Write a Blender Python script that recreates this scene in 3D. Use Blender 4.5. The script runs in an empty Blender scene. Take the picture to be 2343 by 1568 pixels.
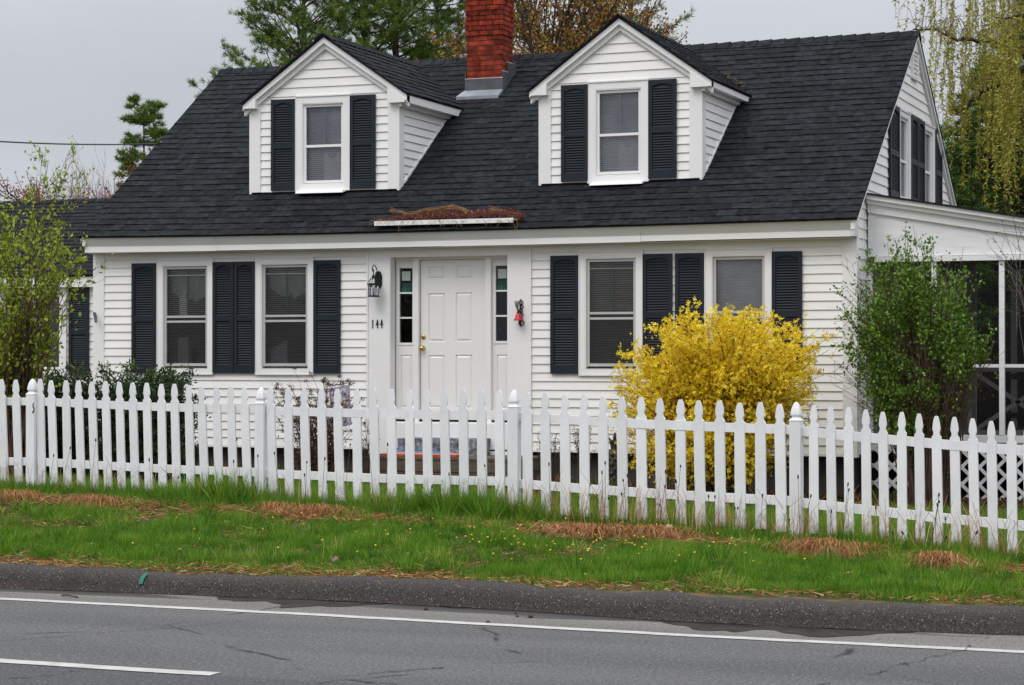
import bpy, math, random
import numpy as np
from mathutils import Vector
R0 = random.Random(7); RNG = np.random.default_rng(11)
scene = bpy.context.scene; COL = scene.collection
rad = math.radians; sin = math.sin; cos = math.cos; pi = math.pi
# ---------------- camera
EYE = 1.6; YAW = rad(21); FPX = 4964.0; HZ = 828.0; CX = 1171.5
cd = bpy.data.cameras.new('camera'); cam = bpy.data.objects.new('camera', cd); COL.objects.link(cam)
cam.location = (0, 0, EYE); cam.rotation_euler = (rad(90 + 0.508), 0, YAW)
cd.sensor_width = 36; cd.lens = FPX / 2343 * 36; cd.clip_start = 0.1; cd.clip_end = 2000
cam["kind"] = "helper"
scene.camera = cam
# ---------------- overcast sky and soft sun
SUN_EL, SUN_AZ = 52, 200
w = bpy.data.worlds.new("World"); scene.world = w; w.use_nodes = True
nt = w.node_tree; N = nt.nodes; L = nt.links; N.clear()
out = N.new('ShaderNodeOutputWorld'); bg = N.new('ShaderNodeBackground'); L.new(bg.outputs[0], out.inputs[0])
sky = N.new('ShaderNodeTexSky'); sky.sky_type = 'NISHITA'; sky.sun_disc = False
sky.sun_elevation = rad(SUN_EL); sky.sun_rotation = rad(SUN_AZ); sky.dust_density = 4
tc = N.new('ShaderNodeTexCoord'); sep = N.new('ShaderNodeSeparateXYZ'); L.new(tc.outputs['Generated'], sep.inputs[0])
mr = N.new('ShaderNodeMapRange'); mr.interpolation_type = 'SMOOTHSTEP'; L.new(sep.outputs['Z'], mr.inputs[0])
mr.inputs[1].default_value = 0.10; mr.inputs[2].default_value = 0.9; mr.inputs[3].default_value = 0.0; mr.inputs[4].default_value = 1.0
lum = N.new('ShaderNodeMixRGB'); L.new(mr.outputs[0], lum.inputs[0])
lum.inputs[1].default_value = (5.42, 5.66, 6.08, 1); lum.inputs[2].default_value = (17.2, 17.8, 19.2, 1)
mp = N.new('ShaderNodeMapping'); mp.inputs['Scale'].default_value = (1.6, 1.6, 6.0); L.new(tc.outputs['Generated'], mp.inputs[0])
nz = N.new('ShaderNodeTexNoise'); nz.inputs['Scale'].default_value = 2.2; nz.inputs['Detail'].default_value = 4; L.new(mp.outputs[0], nz.inputs['Vector'])
cr = N.new('ShaderNodeValToRGB'); cr.color_ramp.elements[0].position = .3; cr.color_ramp.elements[0].color = (.91, .92, .935, 1)
cr.color_ramp.elements[1].position = .72; cr.color_ramp.elements[1].color = (1.06, 1.05, 1.045, 1); L.new(nz.outputs[0], cr.inputs[0])
cl = N.new('ShaderNodeMixRGB'); cl.blend_type = 'MULTIPLY'; cl.inputs[0].default_value = 1; L.new(lum.outputs[0], cl.inputs[1]); L.new(cr.outputs[0], cl.inputs[2])
mx = N.new('ShaderNodeMixRGB'); mx.inputs[0].default_value = 0.94; L.new(sky.outputs[0], mx.inputs[1]); L.new(cl.outputs[0], mx.inputs[2])
L.new(mx.outputs[0], bg.inputs[0]); bg.inputs[1].default_value = 0.1
sd = bpy.data.lights.new('sun', 'SUN'); so = bpy.data.objects.new('sun', sd); COL.objects.link(so); so["kind"] = "helper"
sd.energy = 0.95; sd.angle = rad(28); sd.color = (1.0, 0.95, 0.87)
az = rad(200); el = rad(SUN_EL)   # sun towards the street side, high
dv = Vector((sin(az) * cos(el), cos(az) * cos(el), sin(el))); so.rotation_euler = dv.to_track_quat('Z', 'Y').to_euler()
so.location = (0, 0, 30)
vs = scene.view_settings
vs.view_transform = 'Standard'; vs.look = 'None'; vs.gamma = 1; vs.exposure = 0.16; vs.use_curve_mapping = False
scene.cycles.max_bounces = 8; scene.cycles.transparent_max_bounces = 24

# ---------------- helpers
def ray(px, py):
    u = (px - CX) / FPX; v = (HZ - py) / FPX
    return (-sin(YAW) + u * cos(YAW), cos(YAW) + u * sin(YAW), v)
def at(px, py, Y):                     # point on the plane Y seen at a photo position
    r = ray(px, py); t = Y / r[1]; return (r[0] * t, Y, EYE + r[2] * t)
def atd(px, py, d):                    # point at depth d along the view axis
    r = ray(px, py); return (r[0] * d, r[1] * d, EYE + r[2] * d)
def X_(px, Y): return at(px, 800, Y)[0]
def atX(px, X):
    r = ray(px, 800); return r[1] * X / r[0]

def tag(o, label=None, cat=None, group=None, kind=None):
    if label: o['label'] = label
    if cat: o['category'] = cat
    if group: o['group'] = group
    if kind: o['kind'] = kind
    return o
def empty(name, loc, label, cat, group=None):
    o = bpy.data.objects.new(name, None); COL.objects.link(o); o.location = loc; o.empty_display_size = .2
    return tag(o, label, cat, group)

class MB:
    def __init__(s): s.v = []; s.f = []; s.r = []
    def poly(s, pts, r=None):
        i = len(s.v); s.v += [tuple(p) for p in pts]; s.f.append(tuple(range(i, i + len(pts)))); s.r.append(R0.random() if r is None else r)
    def box(s, x0, x1, y0, y1, z0, z1, r=None, seg=1):
        r = R0.random() if r is None else r
        for k in range(seg):
            a = x0 + (x1 - x0) * k / seg; b = x0 + (x1 - x0) * (k + 1) / seg
            s.hexa([(a, y0, z0), (b, y0, z0), (b, y1, z0), (a, y1, z0), (a, y0, z1), (b, y0, z1), (b, y1, z1), (a, y1, z1)], r,
                   skip=((5,) if k < seg - 1 else ()) + ((3,) if k else ()))
    def hexa(s, p, r=None, skip=()):
        r = R0.random() if r is None else r
        i = len(s.v); s.v += [tuple(q) for q in p]
        fs = [(0, 3, 2, 1), (4, 5, 6, 7), (0, 1, 5, 4), (3, 0, 4, 7), (2, 3, 7, 6), (1, 2, 6, 5)]
        for k, f in enumerate(fs):
            if k in skip: continue
            s.f.append(tuple(i + q for q in f)); s.r.append(r)
    def tube(s, pts, rads, n=6, r=None, cap=True):
        r = R0.random() if r is None else r
        pts = [Vector(p) for p in pts]
        if not hasattr(rads, '__len__'): rads = [rads] * len(pts)
        rings = []; u = None
        for k, p in enumerate(pts):
            t = (pts[min(k + 1, len(pts) - 1)] - pts[max(k - 1, 0)])
            t = t.normalized() if t.length > 1e-9 else Vector((0, 0, 1))
            if u is None:
                u = t.cross(Vector((0, 0, 1)) if abs(t.z) < .9 else Vector((1, 0, 0))).normalized()
            else:
                u = (u - t * u.dot(t)); u = u.normalized() if u.length > 1e-6 else t.orthogonal().normalized()
            v = t.cross(u); i = len(s.v)
            s.v += [tuple(p + (u * cos(2 * pi * j / n) + v * sin(2 * pi * j / n)) * rads[k]) for j in range(n)]
            rings.append(i)
        for a, b in zip(rings, rings[1:]):
            for j in range(n): s.f.append((a + j, a + (j + 1) % n, b + (j + 1) % n, b + j)); s.r.append(r)
        if cap:
            s.f.append(tuple(rings[0] + j for j in reversed(range(n)))); s.r.append(r)
            s.f.append(tuple(rings[-1] + j for j in range(n))); s.r.append(r)
    def lathe(s, c, prof, n=12, r=None, rot=0.0):
        r = R0.random() if r is None else r; rings = []
        for (q, z) in prof:
            i = len(s.v); s.v += [(c[0] + q * cos(rot + 2 * pi * j / n), c[1] + q * sin(rot + 2 * pi * j / n), c[2] + z) for j in range(n)]; rings.append(i)
        for a, b in zip(rings, rings[1:]):
            for j in range(n): s.f.append((a + j, a + (j + 1) % n, b + (j + 1) % n, b + j)); s.r.append(r)
        s.f.append(tuple(rings[0] + j for j in reversed(range(n)))); s.r.append(r)
        s.f.append(tuple(rings[-1] + j for j in range(n))); s.r.append(r)
    def build(s, name, m, parent=None, warp=None, bevel=0, smooth=False):
        me = bpy.data.meshes.new(name); vv = s.v
        if warp: vv = [warp(*p) for p in vv]
        me.from_pydata(vv, [], s.f)
        at_ = me.attributes.new('rnd', 'FLOAT', 'FACE'); at_.data.foreach_set('value', s.r)
        me.materials.append(m); me.update()
        if smooth: me.shade_smooth()
        o = bpy.data.objects.new(name, me); COL.objects.link(o)
        if parent:
            o.parent = parent
            if parent.type == 'EMPTY' or True: o.matrix_parent_inverse = pinv(parent)
        if bevel:
            b = o.modifiers.new('bevel', 'BEVEL'); b.width = bevel; b.segments = 2; b.limit_method = 'ANGLE'
        return o
def pinv(p):
    from mathutils import Matrix
    m = Matrix.Identity(4); q = p
    chain = []
    while q: chain.append(q); q = q.parent
    for q in reversed(chain): m = m @ q.matrix_parent_inverse @ Matrix.Translation(q.location) @ q.rotation_euler.to_matrix().to_4x4()
    return m.inverted()

class Fr:        # local frame on a facade: a = along, b = up, c = outward
    def __init__(s, o, Rv, Nv, U=(0, 0, 1)): s.o = Vector(o); s.R = Vector(Rv); s.N = Vector(Nv); s.U = Vector(U)
    def p(s, a, b, c=0): return tuple(s.o + s.R * a + s.U * b + s.N * c)
    def box(s, mb, a0, a1, b0, b1, c0, c1, seg=1, r=None):
        for k in range(seg):
            x = a0 + (a1 - a0) * k / seg; y = a0 + (a1 - a0) * (k + 1) / seg
            mb.hexa([s.p(x, b0, c1), s.p(y, b0, c1), s.p(y, b0, c0), s.p(x, b0, c0), s.p(x, b1, c1), s.p(y, b1, c1), s.p(y, b1, c0), s.p(x, b1, c0)], r,
                    skip=((5,) if k < seg - 1 else ()) + ((3,) if k else ()))
def clip(poly, k, val, keep_ge):
    outp = []
    for i, p in enumerate(poly):
        q = poly[(i + 1) % len(poly)]
        ip = (p[k] >= val) if keep_ge else (p[k] <= val); iq = (q[k] >= val) if keep_ge else (q[k] <= val)
        if ip: outp.append(p)
        if ip != iq:
            t = (val - p[k]) / (q[k] - p[k]); outp.append((p[0] + t * (q[0] - p[0]), p[1] + t * (q[1] - p[1])))
    return outp
def siding(mb, fr, poly, lap, b0, th=.016, base=.003):
    bm = min(p[1] for p in poly); bM = max(p[1] for p in poly)
    b = b0 + math.floor((bm - b0) / lap) * lap
    while b < bM - 1e-5:
        q = clip(clip(poly, 1, b, True), 1, b + lap, False)
        if len(q) >= 3 and max(p[1] for p in q) - min(p[1] for p in q) > 1e-4:
            r = R0.random()
            mb.poly([fr.p(x, y, base + th * (1 - (y - b) / lap)) for x, y in q], r)
            y0 = max(b, bm); e = [p[0] for p in q if abs(p[1] - y0) < 1e-5]
            if len(e) >= 2:
                c = base + th * (1 - (y0 - b) / lap)
                mb.poly([fr.p(min(e), y0, 0), fr.p(max(e), y0, 0), fr.p(max(e), y0, c), fr.p(min(e), y0, c)], r)
        b += lap
def holes(a0, a1, b0, b1, hs, maxw=1.2):
    xs = sorted(set([a0, a1] + [h[0] for h in hs] + [h[1] for h in hs])); xs = [x for x in xs if a0 <= x <= a1]; res = []
    for x, y in zip(xs, xs[1:]):
        if y - x < 1e-4: continue
        m = (x + y) / 2; cur = b0
        for h in sorted([h for h in hs if h[0] < m < h[1]], key=lambda h: h[2]):
            if h[2] > cur: res.append((x, y, cur, h[2]))
            cur = max(cur, h[3])
        if cur < b1: res.append((x, y, cur, b1))
    o2 = []
    for x, y, c, d in res:
        n = max(1, math.ceil((y - x) / maxw))
        for k in range(n): o2.append((x + (y - x) * k / n, x + (y - x) * (k + 1) / n, c, d))
    return o2

# ---------------- leaf / blade meshes from arrays
def unit(a): return a / np.maximum(np.linalg.norm(a, axis=1, keepdims=True), 1e-9)
def leafmesh(name, m, parent, C, D, Wv, ln, wd, rnd, fold=0.0, tri=False):
    """C base centres, D direction, Wv width direction (N,3); ln, wd (N,)."""
    n = len(C); ln = np.broadcast_to(ln, n)[:, None]; wd = np.broadcast_to(wd, n)[:, None]
    if tri:
        V = np.stack([C - Wv * wd * .5, C + Wv * wd * .5, C + D * ln], 1); k = 3
    else:
        V = np.stack([C, C + D * ln * .5 + Wv * wd * .5, C + D * ln, C + D * ln * .5 - Wv * wd * .5], 1); k = 4
    return arrmesh(name, m, parent, V.reshape(-1, 3), k, rnd)
def arrmesh(name, m, parent, V, k, rnd):
    n = len(V) // k
    me = bpy.data.meshes.new(name); me.vertices.add(len(V)); me.vertices.foreach_set('co', V.astype(np.float32).ravel())
    me.loops.add(n * k); me.loops.foreach_set('vertex_index', np.arange(n * k, dtype=np.int32))
    me.polygons.add(n); me.polygons.foreach_set('loop_start', np.arange(0, n * k, k, dtype=np.int32))
    a = me.attributes.new('rnd', 'FLOAT', 'FACE'); a.data.foreach_set('value', np.asarray(rnd, dtype=np.float32))
    me.materials.append(m); me.update(calc_edges=True)
    o = bpy.data.objects.new(name, me); COL.objects.link(o)
    if parent: o.parent = parent; o.matrix_parent_inverse = pinv(parent)
    return o
def rdirs(n, rng=RNG):
    return unit(rng.normal(size=(n, 3)))
def perp(D, rng=RNG):
    return unit(np.cross(D, rdirs(len(D), rng)))
_perm = np.random.default_rng(5).random((64, 64))
def vnoise(x, y, s=1.0):
    x = np.asarray(x) * s + 100; y = np.asarray(y) * s + 100
    xi = np.floor(x).astype(int); yi = np.floor(y).astype(int); fx = x - xi; fy = y - yi
    fx = fx * fx * (3 - 2 * fx); fy = fy * fy * (3 - 2 * fy)
    g = lambda i, j: _perm[i % 64, j % 64]
    return (g(xi, yi) * (1 - fx) * (1 - fy) + g(xi + 1, yi) * fx * (1 - fy) + g(xi, yi + 1) * (1 - fx) * fy + g(xi + 1, yi + 1) * fx * fy)
def fbm(x, y, s=1.0): return .5 * vnoise(x, y, s) + .3 * vnoise(x, y, s * 2.3) + .2 * vnoise(x, y, s * 5.1)

# ---------------- materials
def newmat(name):
    m = bpy.data.materials.new(name); m.use_nodes = True; nt = m.node_tree
    return m, nt, nt.nodes, nt.links, nt.nodes['Principled BSDF']
def node(nt, t, **kw):
    n = nt.nodes.new(t)
    for k, v in kw.items():
        if k.startswith('i_'): n.inputs[k[2:].replace('_', ' ')].default_value = v
        else: setattr(n, k, v)
    return n
def ramp(nt, src, stops):
    r = nt.nodes.new('ShaderNodeValToRGB'); e = r.color_ramp.elements
    while len(e) < len(stops): e.new(.5)
    for k, (p, c) in enumerate(stops): e[k].position = p; e[k].color = (*c, 1) if len(c) == 3 else c
    nt.links.new(src, r.inputs[0]); return r
def mat(name, c, rough=.6, var=.08, scale=6.0, stretch=(1, 1, 1), rnd=0.0, c2=None, bump=0.0, bscale=60, metal=0.0, spec=.5, dirt=None, dirtscale=1.5):
    """noise-varied material: base colour c (to c2), with per-face 'rnd' variation"""
    m, nt, Nn, Ln, b = newmat(name)
    tcn = node(nt, 'ShaderNodeTexCoord'); mpn = node(nt, 'ShaderNodeMapping'); mpn.inputs['Scale'].default_value = stretch
    Ln.new(tcn.outputs['Object'], mpn.inputs[0])
    nz = node(nt, 'ShaderNodeTexNoise', i_Scale=scale, i_Detail=5.0); Ln.new(mpn.outputs[0], nz.inputs['Vector'])
    lo = tuple(x * (1 - var) for x in c); hi = tuple(min(x * (1 + var), 1) for x in (c2 or c))
    rp = ramp(nt, nz.outputs[0], [(.3, lo), (.7, hi)]); col = rp.outputs[0]
    if rnd:
        a = node(nt, 'ShaderNodeAttribute', attribute_name='rnd'); mr = node(nt, 'ShaderNodeMapRange'); Ln.new(a.outputs['Fac'], mr.inputs[0])
        mr.inputs[3].default_value = 1 - rnd; mr.inputs[4].default_value = 1 + rnd
        mm = node(nt, 'ShaderNodeMixRGB', blend_type='MULTIPLY'); mm.inputs[0].default_value = 1
        Ln.new(col, mm.inputs[1]); Ln.new(mr.outputs[0], mm.inputs[2]); col = mm.outputs[0]
    if dirt:
        n2 = node(nt, 'ShaderNodeTexNoise', i_Scale=dirtscale, i_Detail=8.0, i_Roughness=.7); Ln.new(mpn.outputs[0], n2.inputs['Vector'])
        r2 = ramp(nt, n2.outputs[0], [(.56, (0, 0, 0)), (.76, (.55, .55, .55))]); mm = node(nt, 'ShaderNodeMixRGB'); Ln.new(r2.outputs[0], mm.inputs[0])
        Ln.new(col, mm.inputs[1]); mm.inputs[2].default_value = (*dirt, 1); col = mm.outputs[0]
    Ln.new(col, b.inputs['Base Color']); b.inputs['Roughness'].default_value = rough; b.inputs['Metallic'].default_value = metal
    b.inputs['Specular IOR Level'].default_value = spec
    if bump:
        nb = node(nt, 'ShaderNodeTexNoise', i_Scale=bscale, i_Detail=4.0); Ln.new(mpn.outputs[0], nb.inputs['Vector'])
        bp = node(nt, 'ShaderNodeBump'); bp.inputs['Strength'].default_value = bump; bp.inputs['Distance'].default_value = .01
        Ln.new(nb.outputs[0], bp.inputs['Height']); Ln.new(bp.outputs[0], b.inputs['Normal'])
    return m
def leafmat(name, stops, rough=.6, trans=.25, spec=.3):
    """foliage: colour from per-leaf 'rnd' through a ramp, some light passes through"""
    m, nt, Nn, Ln, b = newmat(name)
    a = node(nt, 'ShaderNodeAttribute', attribute_name='rnd'); rp = ramp(nt, a.outputs['Fac'], stops)
    Ln.new(rp.outputs[0], b.inputs['Base Color']); b.inputs['Roughness'].default_value = rough; b.inputs['Specular IOR Level'].default_value = spec
    if trans:
        t = node(nt, 'ShaderNodeBsdfTranslucent'); Ln.new(rp.outputs[0], t.inputs[0]); mx = node(nt, 'ShaderNodeMixShader'); mx.inputs[0].default_value = trans
        Ln.new(b.outputs[0], mx.inputs[1]); Ln.new(t.outputs[0], mx.inputs[2]); Ln.new(mx.outputs[0], Nn['Material Output'].inputs[0])
    return m
WHITE = mat('white_siding', (.83, .82, .79), .55, .035, 1.2, (1, 1, 3), rnd=.03, dirt=(.66, .655, .62), dirtscale=1.1)
TRIM = mat('white_trim', (.81, .80, .785), .45, .025, 3, rnd=.01)
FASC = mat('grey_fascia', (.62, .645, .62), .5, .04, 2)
DOORW = mat('door_white', (.80, .79, .76), .4, .015, 2)
PAINT = mat('fence_paint', (.745, .75, .755), .62, .07, 9, (1, 1, .35), rnd=.05, bump=.25, bscale=40, dirt=(.5, .51, .47), dirtscale=7)
OLDW = mat('weathered_white', (.76, .76, .76), .65, .06, 3, (1, 1, 4), dirt=(.5, .49, .46), dirtscale=4, bump=.2, bscale=20)
NAVY = mat('navy_shutter', (.011, .0165, .0245), .5, .15, 5, rnd=.06, spec=.3)
PAINTP = mat('picket_paint', (.745, .75, .755), .62, .07, 9, (1, 1, .35), rnd=.06, bump=.3, bscale=40, dirt=(.45, .45, .40), dirtscale=7)
_nt = PAINTP.node_tree; _b = _nt.nodes['Principled BSDF']; _s = _b.inputs['Base Color'].links[0].from_socket   # mud splashes and algae on the lower end
_t = node(_nt, 'ShaderNodeTexCoord'); _z = node(_nt, 'ShaderNodeSeparateXYZ'); _nt.links.new(_t.outputs['Object'], _z.inputs[0]); _oi = node(_nt, 'ShaderNodeObjectInfo')
_m1 = node(_nt, 'ShaderNodeMapRange'); _nt.links.new(_z.outputs['Z'], _m1.inputs[0]); _m1.inputs[1].default_value = .34; _m1.inputs[2].default_value = 0; _m1.inputs[3].default_value = -.12; _m1.inputs[4].default_value = .26
_va = node(_nt, 'ShaderNodeVectorMath', operation='ADD'); _nt.links.new(_t.outputs['Object'], _va.inputs[0]); _nt.links.new(_oi.outputs['Location'], _va.inputs[1])
_n1 = node(_nt, 'ShaderNodeTexNoise', i_Scale=16.0, i_Detail=7.0, i_Roughness=.7); _nt.links.new(_va.outputs[0], _n1.inputs['Vector'])
_ad = node(_nt, 'ShaderNodeMath', operation='ADD'); _nt.links.new(_n1.outputs[0], _ad.inputs[0]); _nt.links.new(_m1.outputs[0], _ad.inputs[1]); _r1 = ramp(_nt, _ad.outputs[0], [(.54, (0, 0, 0)), (.84, (.7, .7, .7))])
_mm = node(_nt, 'ShaderNodeMixRGB'); _nt.links.new(_r1.outputs[0], _mm.inputs[0]); _nt.links.new(_s, _mm.inputs[1]); _mm.inputs[2].default_value = (.26, .25, .17, 1); _nt.links.new(_mm.outputs[0], _b.inputs['Base Color'])
ALU = mat('storm_frame_grey', (.50, .50, .48), .45, .05, 8, metal=.15)
SHING = mat('asphalt_shingle', (.0105, .0121, .0135), .95, .3, 14, rnd=.26, bump=.5, bscale=160, c2=(.0200, .0224, .0245), spec=.12)
BRICK = mat('red_brick', (.150, .020, .011), .88, .35, 11, rnd=.42, c2=(.235, .036, .017), bump=.6, bscale=70, spec=.15)
MORT = mat('mortar', (.075, .05, .04), .9, .2, 9, bump=.5)
LEAD = mat('lead_flashing', (.10, .105, .115), .5, .25, 7, metal=.4)
LEADL = mat('bright_flashing', (.27, .29, .32), .5, .15, 7, metal=.3)
BLACKM = mat('black_metal', (.012, .016, .017), .4, .2, 9, metal=.3)
BRASS = mat('brass', (.62, .42, .12), .25, .1, 9, metal=1.0)
DARK = mat('painted_interior_dark', (.012, .011, .010), .9, .2, 3, spec=0.0)  # near-black colour carries the darkness of unlit spaces
DARKG = mat('painted_room_dark', (.05, .055, .05), .9, .2, 3, spec=0.0)  # dim room light put into a slightly paler near-black
BLIND = mat('blind_slats', (.62, .59, .53), .6, .03, 4)  # slats brightened in place of reflections in the glass
SHADE = mat('shade_with_reflection', (.52, .55, .60), .7, .3, 2); SLATL = mat('pale_slats', (.78, .78, .80), .6, .05, 3)  # pale tones also stand in for sky reflected in the panes
CURT = mat('curtain', (.42, .48, .42), .8, .1, 9)  # curtain tone raised in place of glass reflections
BARK = mat('bark', (.045, .034, .026), .9, .35, 12, bump=.5, bscale=30)
TWIG = mat('twig_brown', (.075, .042, .027), .9, .35, 8)
WOODD = mat('weathered_wood', (.11, .085, .06), .85, .3, 6, (1, 6, 6), bump=.4)
GRANITE = mat('granite', (.085, .092, .10), .8, .75, 16, c2=(.19, .2, .215), bump=.8, bscale=30)
ORANGE = mat('orange_mat', (.60, .10, .03), .8, .4, 40, c2=(.7, .2, .09), bump=.8, bscale=90)
BLUE = mat('blue_mat', (.03, .22, .5), .7, .15, 20)
RED = mat('red_enamel', (.50, .008, .012), .35, .1, 5)
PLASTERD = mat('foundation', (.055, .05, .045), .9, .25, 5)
STONE = mat('carved_stone', (.055, .045, .035), .9, .4, 14, bump=.8, bscale=50)
FENW = mat('green_muntin', (.03, .16, .05), .5, .1, 5)
def glassmat(name, tint=.9, rough=.03, alpha=.6):
    m, nt, Nn, Ln, b = newmat(name); Nn.remove(b)
    g = node(nt, 'ShaderNodeBsdfGlossy'); g.inputs['Roughness'].default_value = rough; g.inputs[0].default_value = (.9, .93, 1, 1)
    t = node(nt, 'ShaderNodeBsdfTransparent'); t.inputs[0].default_value = (tint, tint, tint, 1)
    fr = node(nt, 'ShaderNodeFresnel'); fr.inputs[0].default_value = 1.5
    mr = node(nt, 'ShaderNodeMath', operation='MULTIPLY_ADD'); Ln.new(fr.outputs[0], mr.inputs[0]); mr.inputs[1].default_value = 1.0; mr.inputs[2].default_value = .0
    mx = node(nt, 'ShaderNodeMixShader'); Ln.new(mr.outputs[0], mx.inputs[0]); Ln.new(t.outputs[0], mx.inputs[1]); Ln.new(g.outputs[0], mx.inputs[2])
    Ln.new(mx.outputs[0], Nn['Material Output'].inputs[0]); return m
GLASS = glassmat('window_glass'); CLEAR = glassmat('lantern_glass', .97)
def screenmat(name, col, fac):
    m, nt, Nn, Ln, b = newmat(name); b.inputs['Base Color'].default_value = (*col, 1); b.inputs['Roughness'].default_value = .8
    b.inputs['Specular IOR Level'].default_value = .1
    t = node(nt, 'ShaderNodeBsdfTransparent'); mx = node(nt, 'ShaderNodeMixShader'); mx.inputs[0].default_value = fac
    Ln.new(t.outputs[0], mx.inputs[1]); Ln.new(b.outputs[0], mx.inputs[2]); Ln.new(mx.outputs[0], Nn['Material Output'].inputs[0]); return m
SCREEN = screenmat('insect_screen', (.035, .035, .035), .4)
PSCREEN = screenmat('porch_screen', (.012, .012, .014), .34)
# ================= ground, kerb, road =================
def sm(t): t = np.clip(t, 0, 1); return t * t * (3 - 2 * t)
FL = [(-30, 17.3), (-11.4, 17.26), (-9.02, 17.26), (-6.5, 17.0), (-4.0, 16.67), (-1.54, 16.44), (20, 15.0)]
def fence_y(x): return np.interp(x, [p[0] for p in FL], [p[1] for p in FL])
def fence_z(x): return np.interp(x, [-30, -12, -9, -6.5, -4, -2.2, 4], [.75, .44, .365, .315, .235, .125, .02])
def house_z(x): return np.interp(x, [-30, -16, -10, -5, 0, 10], [.6, .33, .2, .05, 0, -.05])
def kerb_y(x): return 13.05 + np.interp(x, [-40, -9, -6.3, -5, -3.8, -2.6, -1.7, 6], [0.05, 0, .1, .02, -.2, -.2, -.1, -.1])
def gz(x, y):
    x = np.asarray(x, float); y = np.asarray(y, float)
    ky = kerb_y(x) + .28; fy = fence_y(x); zf = fence_z(x) - .03; zh = house_z(x)
    a = sm((y - ky) / (fy - ky)) ; z1 = .125 + (zf - .125) * a
    b = sm((y - fy) / (22.5 - fy)); z2 = zf + (zh - zf) * b
    z = np.where(y < fy, z1, z2) + .03 * (fbm(x, y, .9) - .5) * sm((y - ky) / .6)
    return np.where(y < ky, .125 - .05 * sm((ky - y) / .1), z)
xs = np.concatenate([[-400, -150, -60, -35, -22], np.arange(-16, 2.01, .15), [6, 12, 25, 60, 150, 400]])
ys = np.concatenate([np.arange(13.18, 25.2, .15), [27, 30, 36, 50, 90, 200, 600]])
g = MB()
XX, YY = np.meshgrid(xs, ys, indexing='ij')
KY = kerb_y(XX) + .10
YY2 = np.where(YY < 14.5, KY + (YY - 13.18) * ((14.5 - KY) / (14.5 - 13.18)), YY)
ZZ = gz(XX, YY2)
ny = len(ys)
g.v = [(float(a), float(b), float(c)) for a, b, c in zip(XX.ravel(), YY2.ravel(), ZZ.ravel())]
g.f = [(i * ny + j, (i + 1) * ny + j, (i + 1) * ny + j + 1, i * ny + j + 1) for i in range(len(xs) - 1) for j in range(ny - 1)]; g.r = [.5] * len(g.f)
GROUND = mat('soil_and_moss', (.045, .055, .018), .95, .5, 5, c2=(.095, .065, .03), bump=.8, bscale=40, dirt=(.16, .075, .035), dirtscale=2.2, spec=.2)
tag(g.build('ground', GROUND, smooth=True), kind='structure')
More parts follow.
